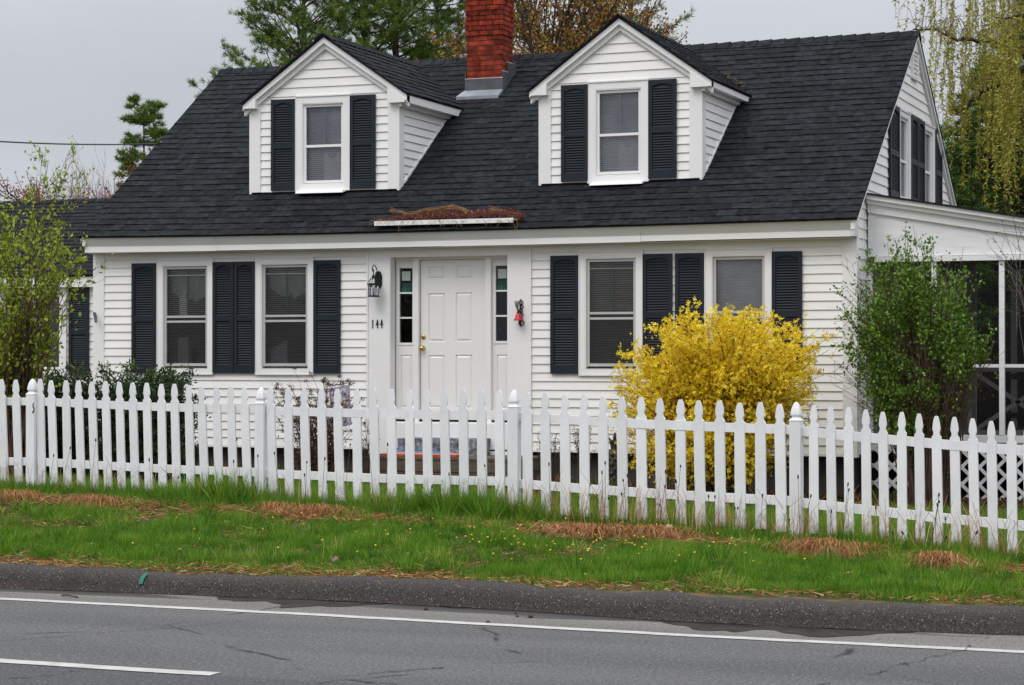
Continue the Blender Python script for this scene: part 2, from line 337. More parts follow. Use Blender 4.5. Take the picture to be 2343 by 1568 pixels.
# road sheet
def roadmat():
    m, nt, Nn, Ln, b = newmat('asphalt_road')
    tc = node(nt, 'ShaderNodeTexCoord'); sp = node(nt, 'ShaderNodeSeparateXYZ'); Ln.new(tc.outputs['Object'], sp.inputs[0])
    fine = node(nt, 'ShaderNodeTexNoise', i_Scale=48.0, i_Detail=2.0); Ln.new(tc.outputs['Object'], fine.inputs['Vector'])
    vor = node(nt, 'ShaderNodeTexVoronoi', i_Scale=95.0); Ln.new(tc.outputs['Object'], vor.inputs['Vector'])
    mp = node(nt, 'ShaderNodeMapping'); mp.inputs['Scale'].default_value = (.25, 1.6, 1); Ln.new(tc.outputs['Object'], mp.inputs[0])
    big = node(nt, 'ShaderNodeTexNoise', i_Scale=1.1, i_Detail=5.0); Ln.new(mp.outputs[0], big.inputs['Vector'])
    base = ramp(nt, big.outputs[0], [(.3, (.072, .071, .068)), (.7, (.100, .098, .094))])
    # older, paler shoulder between edge line and kerb; darker near lane
    nd = node(nt, 'ShaderNodeMath', operation='MULTIPLY_ADD'); Ln.new(sp.outputs['X'], nd.inputs[0]); nd.inputs[1].default_value = .035; Ln.new(sp.outputs['Y'], nd.inputs[2])
    sh = ramp(nt, nd.outputs[0], [(0, (0, 0, 0)), (1, (1, 1, 1))]); sh.color_ramp.interpolation = 'LINEAR'
    mrs = node(nt, 'ShaderNodeMapRange'); Ln.new(nd.outputs[0], mrs.inputs[0]); mrs.inputs[1].default_value = 12.02; mrs.inputs[2].default_value = 12.1
    Nn.remove(sh)
    mixs = node(nt, 'ShaderNodeMixRGB'); Ln.new(mrs.outputs[0], mixs.inputs[0]); Ln.new(base.outputs[0], mixs.inputs[1])
    shc = ramp(nt, big.outputs[0], [(.35, (.112, .104, .090)), (.7, (.165, .156, .138))]); Ln.new(shc.outputs[0], mixs.inputs[2])
    # near lane (this side of the dashed line)
    mrn = node(nt, 'ShaderNodeMapRange'); Ln.new(sp.outputs['Y'], mrn.inputs[0]); mrn.inputs[1].default_value = 9.84; mrn.inputs[2].default_value = 9.78
    mixn = node(nt, 'ShaderNodeMixRGB'); Ln.new(mrn.outputs[0], mixn.inputs[0]); Ln.new(mixs.outputs[0], mixn.inputs[1]); mixn.inputs[2].default_value = (.062, .062, .062, 1)
    # aggregate speckle
    f1 = ramp(nt, fine.outputs[0], [(.3, (.5, .5, .5)), (.7, (1.5, 1.5, 1.5))])
    mm = node(nt, 'ShaderNodeMixRGB', blend_type='MULTIPLY'); mm.inputs[0].default_value = .8; Ln.new(mixn.outputs[0], mm.inputs[1]); Ln.new(f1.outputs[0], mm.inputs[2])
    wn = node(nt, 'ShaderNodeTexWhiteNoise'); Ln.new(vor.outputs['Position'], wn.inputs[0])
    sp1 = node(nt, 'ShaderNodeMath', operation='GREATER_THAN'); Ln.new(wn.outputs['Value'], sp1.inputs[0]); sp1.inputs[1].default_value = .93
    sp2 = node(nt, 'ShaderNodeMath', operation='LESS_THAN'); Ln.new(vor.outputs['Distance'], sp2.inputs[0]); sp2.inputs[1].default_value = .36
    sp3 = node(nt, 'ShaderNodeMath', operation='MULTIPLY'); Ln.new(sp1.outputs[0], sp3.inputs[0]); Ln.new(sp2.outputs[0], sp3.inputs[1])
    mg = node(nt, 'ShaderNodeMixRGB'); Ln.new(sp3.outputs[0], mg.inputs[0]); Ln.new(mm.outputs[0], mg.inputs[1]); mg.inputs[2].default_value = (.26, .255, .24, 1)
    # wet, dirty gutter patches
    mpw = node(nt, 'ShaderNodeMapping'); mpw.inputs['Scale'].default_value = (.42, 2.2, 1); mpw.inputs['Location'].default_value = (1.37, .3, 0); Ln.new(tc.outputs['Object'], mpw.inputs[0])
    nw = node(nt, 'ShaderNodeTexNoise', i_Scale=1.0, i_Detail=4.0); Ln.new(mpw.outputs[0], nw.inputs['Vector'])
    gy = node(nt, 'ShaderNodeMapRange'); Ln.new(sp.outputs['Y'], gy.inputs[0]); gy.inputs[1].default_value = 12.38; gy.inputs[2].default_value = 12.95; gy.inputs[3].default_value = -.3; gy.inputs[4].default_value = .10
    ad = node(nt, 'ShaderNodeMath', operation='ADD'); Ln.new(nw.outputs[0], ad.inputs[0]); Ln.new(gy.outputs[0], ad.inputs[1])
    wr = ramp(nt, ad.outputs[0], [(.535, (0, 0, 0)), (.575, (1, 1, 1))])
    mw = node(nt, 'ShaderNodeMixRGB'); Ln.new(wr.outputs[0], mw.inputs[0]); Ln.new(mg.outputs[0], mw.inputs[1]); mw.inputs[2].default_value = (.040, .036, .032, 1)
    # cracks
    mpc = node(nt, 'ShaderNodeMapping'); mpc.inputs['Rotation'].default_value = (0, 0, .6); Ln.new(tc.outputs['Object'], mpc.inputs[0])
    wv = node(nt, 'ShaderNodeTexNoise', i_Scale=1.6, i_Detail=6.0); Ln.new(mpc.outputs[0], wv.inputs['Vector'])
    ds = node(nt, 'ShaderNodeMixRGB', blend_type='LINEAR_LIGHT'); ds.inputs[0].default_value = .22; Ln.new(mpc.outputs[0], ds.inputs[1]); Ln.new(wv.outputs['Color'], ds.inputs[2])
    vc = node(nt, 'ShaderNodeTexVoronoi', feature='DISTANCE_TO_EDGE', i_Scale=.42); Ln.new(ds.outputs[0], vc.inputs['Vector'])
    brk = node(nt, 'ShaderNodeTexNoise', i_Scale=1.9, i_Detail=2.0); Ln.new(tc.outputs['Object'], brk.inputs['Vector'])
    br = ramp(nt, brk.outputs[0], [(.5, (0, 0, 0)), (.62, (1, 1, 1))])
    ck = ramp(nt, vc.outputs['Distance'], [(.0035, (1, 1, 1)), (.010, (0, 0, 0))])
    cm = node(nt, 'ShaderNodeMath', operation='MULTIPLY'); Ln.new(br.outputs[0], cm.inputs[0]); Ln.new(ck.outputs[0], cm.inputs[1])
    mc = node(nt, 'ShaderNodeMixRGB'); Ln.new(cm.outputs[0], mc.inputs[0]); Ln.new(mw.outputs[0], mc.inputs[1]); mc.inputs[2].default_value = (.02, .02, .02, 1)
    Ln.new(mc.outputs[0], b.inputs['Base Color'])
    ro = node(nt, 'ShaderNodeMapRange'); Ln.new(wr.outputs[0], ro.inputs[0]); ro.inputs[3].default_value = .88; ro.inputs[4].default_value = .45; Ln.new(ro.outputs[0], b.inputs['Roughness'])
    bp = node(nt, 'ShaderNodeBump'); bp.inputs['Strength'].default_value = .5; bp.inputs['Distance'].default_value = .004; Ln.new(fine.outputs[0], bp.inputs['Height']); Ln.new(bp.outputs[0], b.inputs['Normal'])
    b.inputs['Specular IOR Level'].default_value = .3
    return m
g = MB(); g.poly([(-400, -60, 0), (400, -60, 0), (400, 13.4, 0), (-400, 13.4, 0)], .5)
tag(g.build('road', roadmat()), kind='structure')
g = MB(); g.poly([(-400, -600, -.4), (400, -600, -.4), (400, -59, -.02), (-400, -59, -.02)], .5); tag(g.build('far_ground', GROUND), kind='structure')
# markings
LINE = mat('road_paint', (.42, .41, .38), .75, .15, 9, dirt=(.13, .13, .125), dirtscale=14, bump=.3)
def strip(name, pts, w, z=.004):
    g = MB(); n = len(pts)
    for (a, b) in zip(pts, pts[1:]):
        g.poly([(a[0], a[1] - w / 2, z), (b[0], b[1] - w / 2, z), (b[0], b[1] + w / 2, z), (a[0], a[1] + w / 2, z)], .5)
    return g.build(name, LINE)
ex = np.arange(-30, 8.1, .25)
def edge_y(x): return np.interp(x, [-30, -8.46, -6.1, -3.5, -1.65, 8], [12.7, 12.43, 12.36, 12.2, 12.17, 12.0])
tag(strip('edge_line', [(float(x), float(edge_y(x)) + .006 * sin(9 * x)) for x in ex], .105), kind='structure')
tag(strip('centre_line_dash', [(-8.6 + .25 * k, 9.92 - .008 * k + R0.uniform(-.008, .008)) for k in range(13)] + [(-5.40, 9.83)], .12), kind='structure')
# kerb: rolled asphalt berm
KERBM = mat('asphalt_kerb', (.026, .023, .021), .95, .3, 95, c2=(.062, .054, .049), bump=.45, bscale=130, spec=.2, dirt=(.02, .019, .018), dirtscale=2.0)
_nt = KERBM.node_tree; _b = _nt.nodes['Principled BSDF']; _src = _b.inputs['Base Color'].links[0].from_socket
_tc = node(_nt, 'ShaderNodeTexCoord'); _v = node(_nt, 'ShaderNodeTexVoronoi', i_Scale=105.0); _nt.links.new(_tc.outputs['Object'], _v.inputs['Vector'])
_w = node(_nt, 'ShaderNodeTexWhiteNoise'); _nt.links.new(_v.outputs['Position'], _w.inputs[0])
_g = node(_nt, 'ShaderNodeMath', operation='GREATER_THAN'); _g.inputs[1].default_value = .93; _nt.links.new(_w.outputs['Value'], _g.inputs[0])
_g2 = node(_nt, 'ShaderNodeMath', operation='LESS_THAN'); _g2.inputs[1].default_value = .38; _nt.links.new(_v.outputs['Distance'], _g2.inputs[0])
_g3 = node(_nt, 'ShaderNodeMath', operation='MULTIPLY'); _nt.links.new(_g.outputs[0], _g3.inputs[0]); _nt.links.new(_g2.outputs[0], _g3.inputs[1])
_m = node(_nt, 'ShaderNodeMixRGB'); _nt.links.new(_g3.outputs[0], _m.inputs[0]); _nt.links.new(_src, _m.inputs[1]); _m.inputs[2].default_value = (.24, .21, .19, 1); _nt.links.new(_m.outputs[0], _b.inputs['Base Color'])
prof = [(-.02, -.01), (.0, .008), (.016, .055), (.038, .098), (.085, .126), (.16, .137), (.26, .134), (.34, .10)]
g = MB(); kx = np.concatenate([np.arange(-60, -14, 2.), np.arange(-14, 2, .08), np.arange(2, 40, 2.)]); np_ = len(prof)
for i, x in enumerate(kx):
    ky = float(kerb_y(x)); wob = float(fbm(x, 3, 1.3) - .5) + .5 * float(vnoise(x, 9, 4.1) - .5)
    for j, (dy, z) in enumerate(prof):
        jit = float(vnoise(x * 7, j * 3.7) - .5) * .014 + float(vnoise(x * 23, j * 5.1) - .5) * .008
        g.v.append((float(x), ky + dy * (1 + .25 * wob) + jit, z * (1 + .26 * wob) + (jit * .9 if j else 0)))
for i in range(len(kx) - 1):
    for j in range(np_ - 1): a = i * np_ + j; g.f.append((a, a + np_, a + np_ + 1, a + 1)); g.r.append(.5)
tag(g.build('kerb', KERBM, smooth=True), kind='structure')
GPAINT = mat('green_spray_paint', (.012, .13, .085), .7, .3, 20)
g = MB(); x0 = X_(322, 13.1)
for j in range(2, 4):
    (d0, z0), (d1, z1) = prof[j], prof[j + 1]; ky = float(kerb_y(x0)); s0 = (j - 2) * .004
    g.poly([(x0 - .018 + s0, ky + d0 - .008, z0 + .008), (x0 + .014 + s0, ky + d0 - .008, z0 + .008), (x0 + .018 + s0, ky + d1 - .008, z1 + .008), (x0 - .014 + s0, ky + d1 - .008, z1 + .008)])
tag(g.build('paint_mark', GPAINT), 'green spray painted dash across the asphalt kerb', 'paint mark')

# wet, silty patches standing in the gutter
WET = mat('wet_silt', (.016, .013, .011), .8, .35, 6, c2=(.034, .028, .024), spec=.15)
def wet(pxa, pxb, near, far, name='wet_patch'):
    xa, xb = onroad(pxa, 1390)[0], onroad(pxb, 1390)[0]
    g = MB(); n = 40
    for i in range(n):
        def e(t):
            x = xa + (xb - xa) * t; ky = float(kerb_y(x)) + .02; s = sin(pi * t) ** .55; d = (near + (far - near) * float(vnoise(x * 3.1, 7.7))) * s * (.75 + .5 * float(vnoise(x * 11, 2.2)))
            return (x, ky, .0025), (x, ky - d, .0025)
        a, b = e(i / n), e((i + 1) / n); g.poly([a[1], b[1], b[0], a[0]], .5)
    tag(g.build(name, WET), kind='structure')
def onroad(px, py):
    r = ray(px, py); t = -EYE / r[2]; return (r[0] * t, r[1] * t, 0)
wet(380, 860, .22, .62); wet(985, 1090, .05, .14); wet(1580, 2190, .22, .58); wet(-400, 2700, .03, .09, 'gutter_silt')

# jagged cracks in the asphalt
CRACK = mat('crack_filler', (.014, .014, .014), .9, .3, 9)
rc = random.Random(12); CR = [
 (2, [(860, 1568), (1000, 1530), (1210, 1495), (1350, 1440), (1480, 1420), (1560, 1388), (1640, 1378), (1780, 1345), (1870, 1285), (1930, 1262)], .011),
 (0, [(60, 1285), (330, 1262), (600, 1240), (900, 1218), (1120, 1203), (1300, 1186), (1500, 1166), (1700, 1148), (1850, 1134)], .006),
 (0, [(-200, 1545), (130, 1522), (350, 1502), (430, 1482), (540, 1470)], .010), (0, [(300, 1420), (480, 1432), (700, 1445), (800, 1432), (910, 1426)], .009),
 (0, [(2030, 1540), (2090, 1515), (2154, 1502), (2400, 1488), (2854, 1455)], .010), (0, [(2000, 1560), (2154, 1535), (2380, 1552), (2560, 1568)], .012),
 (2, [(1370, 1438), (1400, 1430), (1450, 1445)], .010), (1, [(120, 1492), (400, 1478), (700, 1452)], .005)]
for q, pts, w0 in CR:
    P = [onroad((1000 * q + x / 2.154) / 1.2804, (1280 + y / 2.154) / 1.2804) for x, y in pts]; g = MB(); fine_ = []
    for a, b in zip(P, P[1:]):
        n = max(3, int(math.hypot(b[0] - a[0], b[1] - a[1]) / .045))
        for k in range(n): t = k / n; fine_.append((a[0] + (b[0] - a[0]) * t + rc.gauss(0, .010), a[1] + (b[1] - a[1]) * t + rc.gauss(0, .014)))
    for k, (a, b) in enumerate(zip(fine_, fine_[1:])):
        if vnoise(a[0] * 3.3, a[1] * 3.3) < .30: continue
        w1 = w0 * rc.uniform(.4, 1.3) ; g.poly([(a[0], a[1] - w1, .0052), (b[0], b[1] - w1 * .7, .0052), (b[0], b[1] + w1 * .7, .0052), (a[0], a[1] + w1, .0052)], .5)
    tag(g.build('road_crack', CRACK), kind='structure')
# ================= the house =================
YW = 24.45; XL, XR = -15.2, -5.2; YB = 31.55; RY = 28.0; ROOF_M = .688; EZ = 3.243; EY = 24.2
def roofz(y): return EZ + ROOF_M * (y - EY) if y <= RY else EZ + ROOF_M * (2 * RY - y - EY)
def warp(x, y, z):
    t = min(max((z - 2.8) / .5, 0), 1); s = min(max((x - XL) / (XR - XL), 0), 1)
    return (x, y, z - .034 * t * sin(pi * s ** .8))
HOUSE = empty('white_house', (-10.2, 28, .2), 'white clapboard cape cottage with black shingled roof, two dormers and navy shutters', 'house')
FF = Fr((0, YW, 0), (1, 0, 0), (0, -1, 0))        # front facade
GF = Fr((XR, 0, 0), (0, 1, 0), (1, 0, 0))         # right gable
GL = Fr((XL, 0, 0), (0, 1, 0), (-1, 0, 0))        # left gable
DY = 25.0; DF = Fr((0, DY, 0), (1, 0, 0), (0, -1, 0))
WY = 25.6; WF = Fr((0, WY, 0), (1, 0, 0), (0, -1, 0))
BASE = .54
fx = lambda px: X_(px, YW)
dx = lambda px: X_(px, DY)
# window list on the ground floor: casing a0,a1,b0,b1
WT, WB = 2.905, 1.447
wins = [(fx(363), fx(489)), (fx(588), fx(719)), (fx(1328), fx(1471)), (fx(1616.5), fx(1766.5))]
SUR = (fx(845), fx(1214))
def window_unit(fr, a0, a1, b0, b1, parent, kind='storm', fill='blind', cw=.068, sill=.10, name='window', wf=None):
    """casing + frame + glass + what hangs behind it; returns the casing"""
    fmat = ALU if kind == 'storm' else TRIM
    g = MB(); pr = .034
    fr.box(g, a0, a0 + cw, b0, b1, 0, pr); fr.box(g, a1 - cw, a1, b0, b1, 0, pr)
    fr.box(g, a0 + cw, a1 - cw, b1 - cw, b1, 0, pr - .002); fr.box(g, a0 - .004, a1 + .004, b1, b1 + .016, -.01, pr + .012)
    fr.box(g, a0 + cw, a1 - cw, b0, b0 + sill * .62, 0, pr - .002)
    # edge bead around casing
    fr.box(g, a0 - .014, a0, b0 - .004, b1, 0, pr + .010); fr.box(g, a1, a1 + .014, b0 - .004, b1, 0, pr + .010)
    fr.box(g, a0 - .002, a1 + .002, b0 - .014, b0 - .002, 0, pr + .010)
    # reveal
    fr.box(g, a0 + cw, a0 + cw + .012, b0 + sill * .62, b1 - cw, -.09, pr - .006); fr.box(g, a1 - cw - .012, a1 - cw, b0 + sill * .62, b1 - cw, -.09, pr - .006)
    fr.box(g, a0 + cw + .012, a1 - cw - .012, b1 - cw - .012, b1 - cw, -.09, pr - .006)
    w_ = g.build(name, TRIM, parent, wf)
    i0, i1, j0, j1 = a0 + cw + .012, a1 - cw - .012, b0 + sill * .62, b1 - cw - .012
    g = MB()                                                          # sloping sill
    g.hexa([fr.p(i0, j0 - .03, .02), fr.p(i1, j0 - .03, .02), fr.p(i1, j0, -.1), fr.p(i0, j0, -.1), fr.p(i0, j0, .026), fr.p(i1, j0, .026), fr.p(i1, j0 + .03, -.1), fr.p(i0, j0 + .03, -.1)])
    g.build('sill', ALU if kind == 'storm' else TRIM, w_, wf)
    j0 += .035 if kind == 'storm' else .012
    ft = .036 if kind == 'storm' else .034; c0, c1 = -.035, .004; mid = j0 + (j1 - j0) * .47
    g = MB()
    fr.box(g, i0, i0 + ft, j0, j1, c0, c1); fr.box(g, i1 - ft, i1, j0, j1, c0, c1)
    fr.box(g, i0 + ft, i1 - ft, j1 - ft, j1, c0, c1 - .002); fr.box(g, i0 + ft, i1 - ft, j0, j0 + ft, c0, c1 - .002)
    if kind == 'storm':
        fr.box(g, i0 + ft, i1 - ft, mid + .018, mid + .045, c0, c1 - .004); fr.box(g, i0 + ft, i1 - ft, mid - .045, mid - .018, c0, c1 - .008)
        fr.box(g, i0 - .0, i1 + .0, j1 + .0005, j1 + .012, c0, c1 + .004)
    else:
        fr.box(g, i0 + ft, i1 - ft, mid - .016, mid + .016, c0, c1 - .004)
    g.build('frame', fmat, w_, wf)
    g = MB(); g.poly([fr.p(i0 + ft, j0 + ft, -.022), fr.p(i1 - ft, j0 + ft, -.022), fr.p(i1 - ft, j1 - ft, -.022), fr.p(i0 + ft, j1 - ft, -.022)])
    g.build('pane', GLASS, w_, wf)
    if kind == 'storm':                                               # lower insect screen
        g = MB(); g.poly([fr.p(i0 + ft, j0 + ft, -.008), fr.p(i1 - ft, j0 + ft, -.008), fr.p(i1 - ft, mid + .0, -.008), fr.p(i0 + ft, mid + .0, -.008)])
        g.build('insect_screen', SCREEN, w_, wf)
    # muntins behind the glass
    am = (i0 + i1) / 2; g = MB()
    if fill in ('green', 'blind'):
        fr.box(g, am - .008, am + .008, mid + .045, j1 - ft, -.05, -.038)
        g.build('muntin', FENW, w_, wf)
        g = MB(); fr.box(g, i0 + ft, i1 - ft, j1 - ft - .085, j1 - ft - .075, -.036, -.028); g.build('sash_rail', TRIM, w_, wf)
    elif kind != 'storm':
        fr.box(g, am - .006, am + .006, mid + .03, j1 - ft, -.05, -.04); g.build('muntin', ALU, w_, wf)
    # slats
    g = MB(); z = j0 + .02; step = .026
    lo, hi = i0 + .012, i1 - .012; c = -.105
    if fill == 'shade':
        g.poly([fr.p(lo, j0, c), fr.p(hi, j0, c), fr.p(hi, j1, c), fr.p(lo, j1, c)])
        g.build('blind', SHADE, w_, wf)
        g = MB(); z = j0 + .02
        while z < j1 - .02: g.poly([fr.p(lo, z, c + .012), fr.p(hi, z, c + .012), fr.p(hi, z + .012 * (1.2 if z < mid else .75), c + .020), fr.p(lo, z + .012 * (1.2 if z < mid else .75), c + .020)]); z += step
        g.build('slats', SLATL, w_, wf)
        if kind != 'storm':
            g = MB(); n = 10; cx0, cx1 = lo + (hi - lo) * .42, hi - .02
            for k in range(n):
                a_, b_ = cx0 + (cx1 - cx0) * k / n, cx0 + (cx1 - cx0) * (k + 1) / n
                g.poly([fr.p(a_, j0, c + .004), fr.p(b_, j0, c + .004), fr.p(b_, mid - .06 - .10 * abs(sin(k * .5)), c + .004), fr.p(a_, mid - .06 - .10 * abs(sin(k * .5 - .5)), c + .004)])
            g.build('curtain', SLATL, w_, wf)
    else:
        while z < j1 - .02:
            tl = .50 if fill == 'green' else .64
            g.poly([fr.p(lo, z, c), fr.p(hi, z, c), fr.p(hi, z + step * tl, c + .02), fr.p(lo, z + step * tl, c + .02)]); z += step
        g.build('blind', BLIND, w_, wf)
    if fill == 'green':                                               # curtain valance with a draped lower edge + lamp silhouette
        g = MB(); n = 16
        for k in range(n):
            t0, t1 = k / n, (k + 1) / n
            lowf = lambda t: j1 - (.30 if a0 < -13.3 else .27) - .13 * sin(pi * (t * 1.15 + .1)) ** 2 - (.10 if t > .55 else 0)
            cz = lambda t: -.16 + .015 * sin(t * 40)
            g.poly([fr.p(lo + (hi - lo) * t0, lowf(t0), cz(t0)), fr.p(lo + (hi - lo) * t1, lowf(t1), cz(t1)), fr.p(lo + (hi - lo) * t1, j1, cz(t1)), fr.p(lo + (hi - lo) * t0, j1, cz(t0))])
        g.build('curtain', CURT, w_, wf)
        L1 = a0 < -13.3; u0, u1 = (lo + (hi - lo) * .18, lo + (hi - lo) * .42) if L1 else (lo + .02, lo + (hi - lo) * .42); zt_ = j0 + (j1 - j0) * (.30 if L1 else .26)
        g = MB(); g.poly([fr.p(u0, j0, -.15), fr.p(u1, j0, -.15), fr.p(u1, zt_, -.15), fr.p(u0, zt_ - (.03 if L1 else .12), -.15)])
        g.build('inner_curtain', SLATL, w_, wf); g = MB()
        if L1: g.poly([fr.p(lo + (hi - lo) * .2, mid + .05, -.155), fr.p(lo + (hi - lo) * .42, mid + .05, -.155), fr.p(lo + (hi - lo) * .36, mid + .42, -.155), fr.p(lo + (hi - lo) * .2, mid + .27, -.155)])
        if L1: g.build('lamp_shade', SLATL, w_, wf)
        if L1: g = MB(); c0_ = fr.p(lo + (hi - lo) * .62, j0, -.13); g.lathe(c0_, [(.03, .0), (.05, .05), (.062, .13), (.05, .21), (.02, .24), (.02, .30)], 10); g.build('vase', DARK, w_, wf)
    g = MB(); D = .7                                                  # shallow box; unlit-room darkness put into its colour
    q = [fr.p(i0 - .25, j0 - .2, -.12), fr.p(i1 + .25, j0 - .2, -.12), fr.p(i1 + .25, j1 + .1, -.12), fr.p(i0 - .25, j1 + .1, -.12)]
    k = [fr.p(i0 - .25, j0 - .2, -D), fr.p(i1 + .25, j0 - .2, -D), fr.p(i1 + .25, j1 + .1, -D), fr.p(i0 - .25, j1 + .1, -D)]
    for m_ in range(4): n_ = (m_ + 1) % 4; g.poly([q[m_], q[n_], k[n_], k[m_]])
    g.poly(k); g.build('room_dark_box', DARKG if fill == 'green' else DARK, w_, wf)
    return w_
def shutter(fr, a0, a1, b0, b1, parent, wf=None, mirror=False):
    g = MB(); st = .045; c0, c1 = .018, .050; mid = b0 + (b1 - b0) * .49
    fr.box(g, a0, a0 + st, b0, b1, c0, c1, r=.5); fr.box(g, a1 - st, a1, b0, b1, c0, c1, r=.5)
    fr.box(g, a0 + st, a1 - st, b0, b0 + .10, c0, c1 - .002, r=.5); fr.box(g, a0 + st, a1 - st, b1 - .045, b1, c0, c1 - .002, r=.5); fr.box(g, a0 + st, a1 - st, mid - .035, mid + .035, c0, c1 - .002, r=.5)
    fr.box(g, a0 + st, a1 - st, b0 + .1, b1 - .045, c0, c0 + .006, r=-6.0)  # backing darkened: shade between the louvers put into its colour
    n = 8; w_ = a1 - a0 - 2 * st                                       # arched head of the upper panel
    for k in range(n):
        t0, t1 = k / n, (k + 1) / n; h = lambda t: b1 - .045 - .032 + .030 * max(0, sin(pi * t)) ** 1.5
        g.hexa([fr.p(a0 + st + w_ * t0, h(t0), c1 - .003), fr.p(a0 + st + w_ * t1, h(t1), c1 - .003), fr.p(a0 + st + w_ * t1, h(t1), c0), fr.p(a0 + st + w_ * t0, h(t0), c0),
                fr.p(a0 + st + w_ * t0, b1 - .045, c1 - .003), fr.p(a0 + st + w_ * t1, b1 - .045, c1 - .003), fr.p(a0 + st + w_ * t1, b1 - .045, c0), fr.p(a0 + st + w_ * t0, b1 - .045, c0)], .5)
    for lo, hi in ((b0 + .10, mid - .035), (mid + .035, b1 - .07)):
        z = lo + .004
        while z < hi - .02:
            x0, x1 = a0 + st, a1 - st
            g.poly([fr.p(x0, z, c1 - .008), fr.p(x1, z, c1 - .008), fr.p(x1, z + .019, c0 + .010), fr.p(x0, z + .019, c0 + .010)], -3.5)  # louvers coloured darker to offset the sky light they catch
            g.poly([fr.p(x0, z - .006, c1 - .010), fr.p(x1, z - .006, c1 - .010), fr.p(x1, z, c1 - .008), fr.p(x0, z, c1 - .008)], .5)
            z += .031
    return g.build('shutter', NAVY, parent, wf)

# --- front wall: siding with holes
hs = [(a + .03, b - .03, WB + .03, WT - .03) for a, b in wins] + [(SUR[0] + .02, SUR[1] - .02, -1, 2.95)]
g = MB()
for x0, x1, z0, z1 in holes(XL + .13, XR - .13, BASE, 3.10, hs): siding(g, FF, [(x0, z0), (x1, z0), (x1, z1), (x0, z1)], .1035, BASE)
g.build('front_wall', WHITE, HOUSE, warp)
g = MB()
FF.box(g, XL, XL + .14, BASE - .03, 3.12, 0, .026); GL.box(g, YW - .022, YW + .10, BASE - .03, 3.12, 0, .024); g.build('corner_board', TRIM, HOUSE, warp); g = MB()
FF.box(g, XR - .14, XR, BASE - .03, 3.12, 0, .026); GF.box(g, YW - .022, YW + .10, BASE - .03, 3.12, 0, .024); g.build('corner_board', TRIM, HOUSE, warp)
g = MB(); FF.box(g, XL + .14, XR - .14, BASE - .022, BASE - .002, -.02, .022, seg=8); g.build('starter_strip', TRIM, HOUSE)
# foundation set back; shade below the siding put into its dark colour
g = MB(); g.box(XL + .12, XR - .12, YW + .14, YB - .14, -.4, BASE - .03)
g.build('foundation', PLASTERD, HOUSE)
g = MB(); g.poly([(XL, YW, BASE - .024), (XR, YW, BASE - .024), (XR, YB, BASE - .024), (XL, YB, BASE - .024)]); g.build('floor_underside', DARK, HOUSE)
for a, b in wins: pass
fills = ['green', 'green', 'blind', 'shade']
for (a, b), f_ in zip(wins, fills): window_unit(FF, a, b, WB, WT, HOUSE, 'storm', f_, wf=warp)
for p0, p1 in ((305, 361.5), (490, 537.5), (539, 587), (720.5, 781), (1262, 1326), (1473, 1540), (1547, 1613.5), (1768, 1837)):
    shutter(FF, fx(p0), fx(p1), 1.458, 2.872, HOUSE, warp)
# --- door surround (wide flat boards), recess, door and sidelights
OP = (fx(893), fx(1164.5)); OT = 2.905; OB = .60; RD = .13
g = MB()
FF.box(g, SUR[0], OP[0], BASE - .08, 3.10, 0, .030); FF.box(g, OP[1], SUR[1], BASE - .08, 3.10, 0, .030)
FF.box(g, OP[0], OP[1], OT, 3.10, 0, .029, seg=3)
FF.box(g, SUR[0] - .02, SUR[0], BASE - .02, 3.1, 0, .042); FF.box(g, SUR[1], SUR[1] + .02, BASE - .02, 3.1, 0, .042)
FF.box(g, OP[0], OP[0] + .012, OB, OT, -RD, .026); FF.box(g, OP[1] - .012, OP[1], OB, OT, -RD, .026); FF.box(g, OP[0] + .012, OP[1] - .012, OT - .012, OT, -RD, .026)
FF.box(g, OP[0] + .012, OP[1] - .012, BASE - .08, .838, -.02, .022)     # board below the threshold
g.build('door_surround', TRIM, HOUSE, warp)
YD = YW + RD; DFr = Fr((0, YD, 0), (1, 0, 0), (0, -1, 0)); ddx = lambda px: X_(px, YD - .03)
g = MB(); DFr.box(g, OP[0], OP[1], .5, OT, -.30, -.25); g.build('hall_dark_backing', DARK, HOUSE)  # near-black colour stands for the unlit hall
g = MB()
ml, mr_ = (ddx(947.5), ddx(959)), (ddx(1112), ddx(1124.5))
DFr.box(g, ml[0], ml[1], .862, OT - .012, -.05, .055); DFr.box(g, mr_[0], mr_[1], .862, OT - .012, -.05, .055)
DFr.box(g, OP[0] + .012, OP[1] - .012, OT - .045, OT - .0125, -.05, .045)
DFr.box(g, OP[0] + .012, OP[1] - .012, .838, .862, -.05, .10)
g.build('door_frame', TRIM, HOUSE, warp)
g = MB(); DFr.box(g, OP[0] + .012, OP[1] - .012, .862, .888, -.05, .012); g.build('threshold_dark_strip', DARK, HOUSE)  # solid dark strip painted in for the shaded gap below the door
def raised(g, fr, a0, a1, b0, b1, c, e=.032, h=.016):
    o = [(a0, b0), (a1, b0), (a1, b1), (a0, b1)]; i = [(a0 + e, b0 + e), (a1 - e, b0 + e), (a1 - e, b1 - e), (a0 + e, b1 - e)]
    m1 = [(a0 + e * .25, b0 + e * .25), (a1 - e * .25, b0 + e * .25), (a1 - e * .25, b1 - e * .25), (a0 + e * .25, b1 - e * .25)]
    for k in range(4):
        l = (k + 1) % 4
        g.poly([fr.p(*o[k], c), fr.p(*o[l], c), fr.p(*m1[l], c - h), fr.p(*m1[k], c - h)])
        g.poly([fr.p(*m1[k], c - h), fr.p(*m1[l], c - h), fr.p(*i[l], c - .002), fr.p(*i[k], c - .002)])
    g.poly([fr.p(*i[k], c - .002) for k in range(4)])
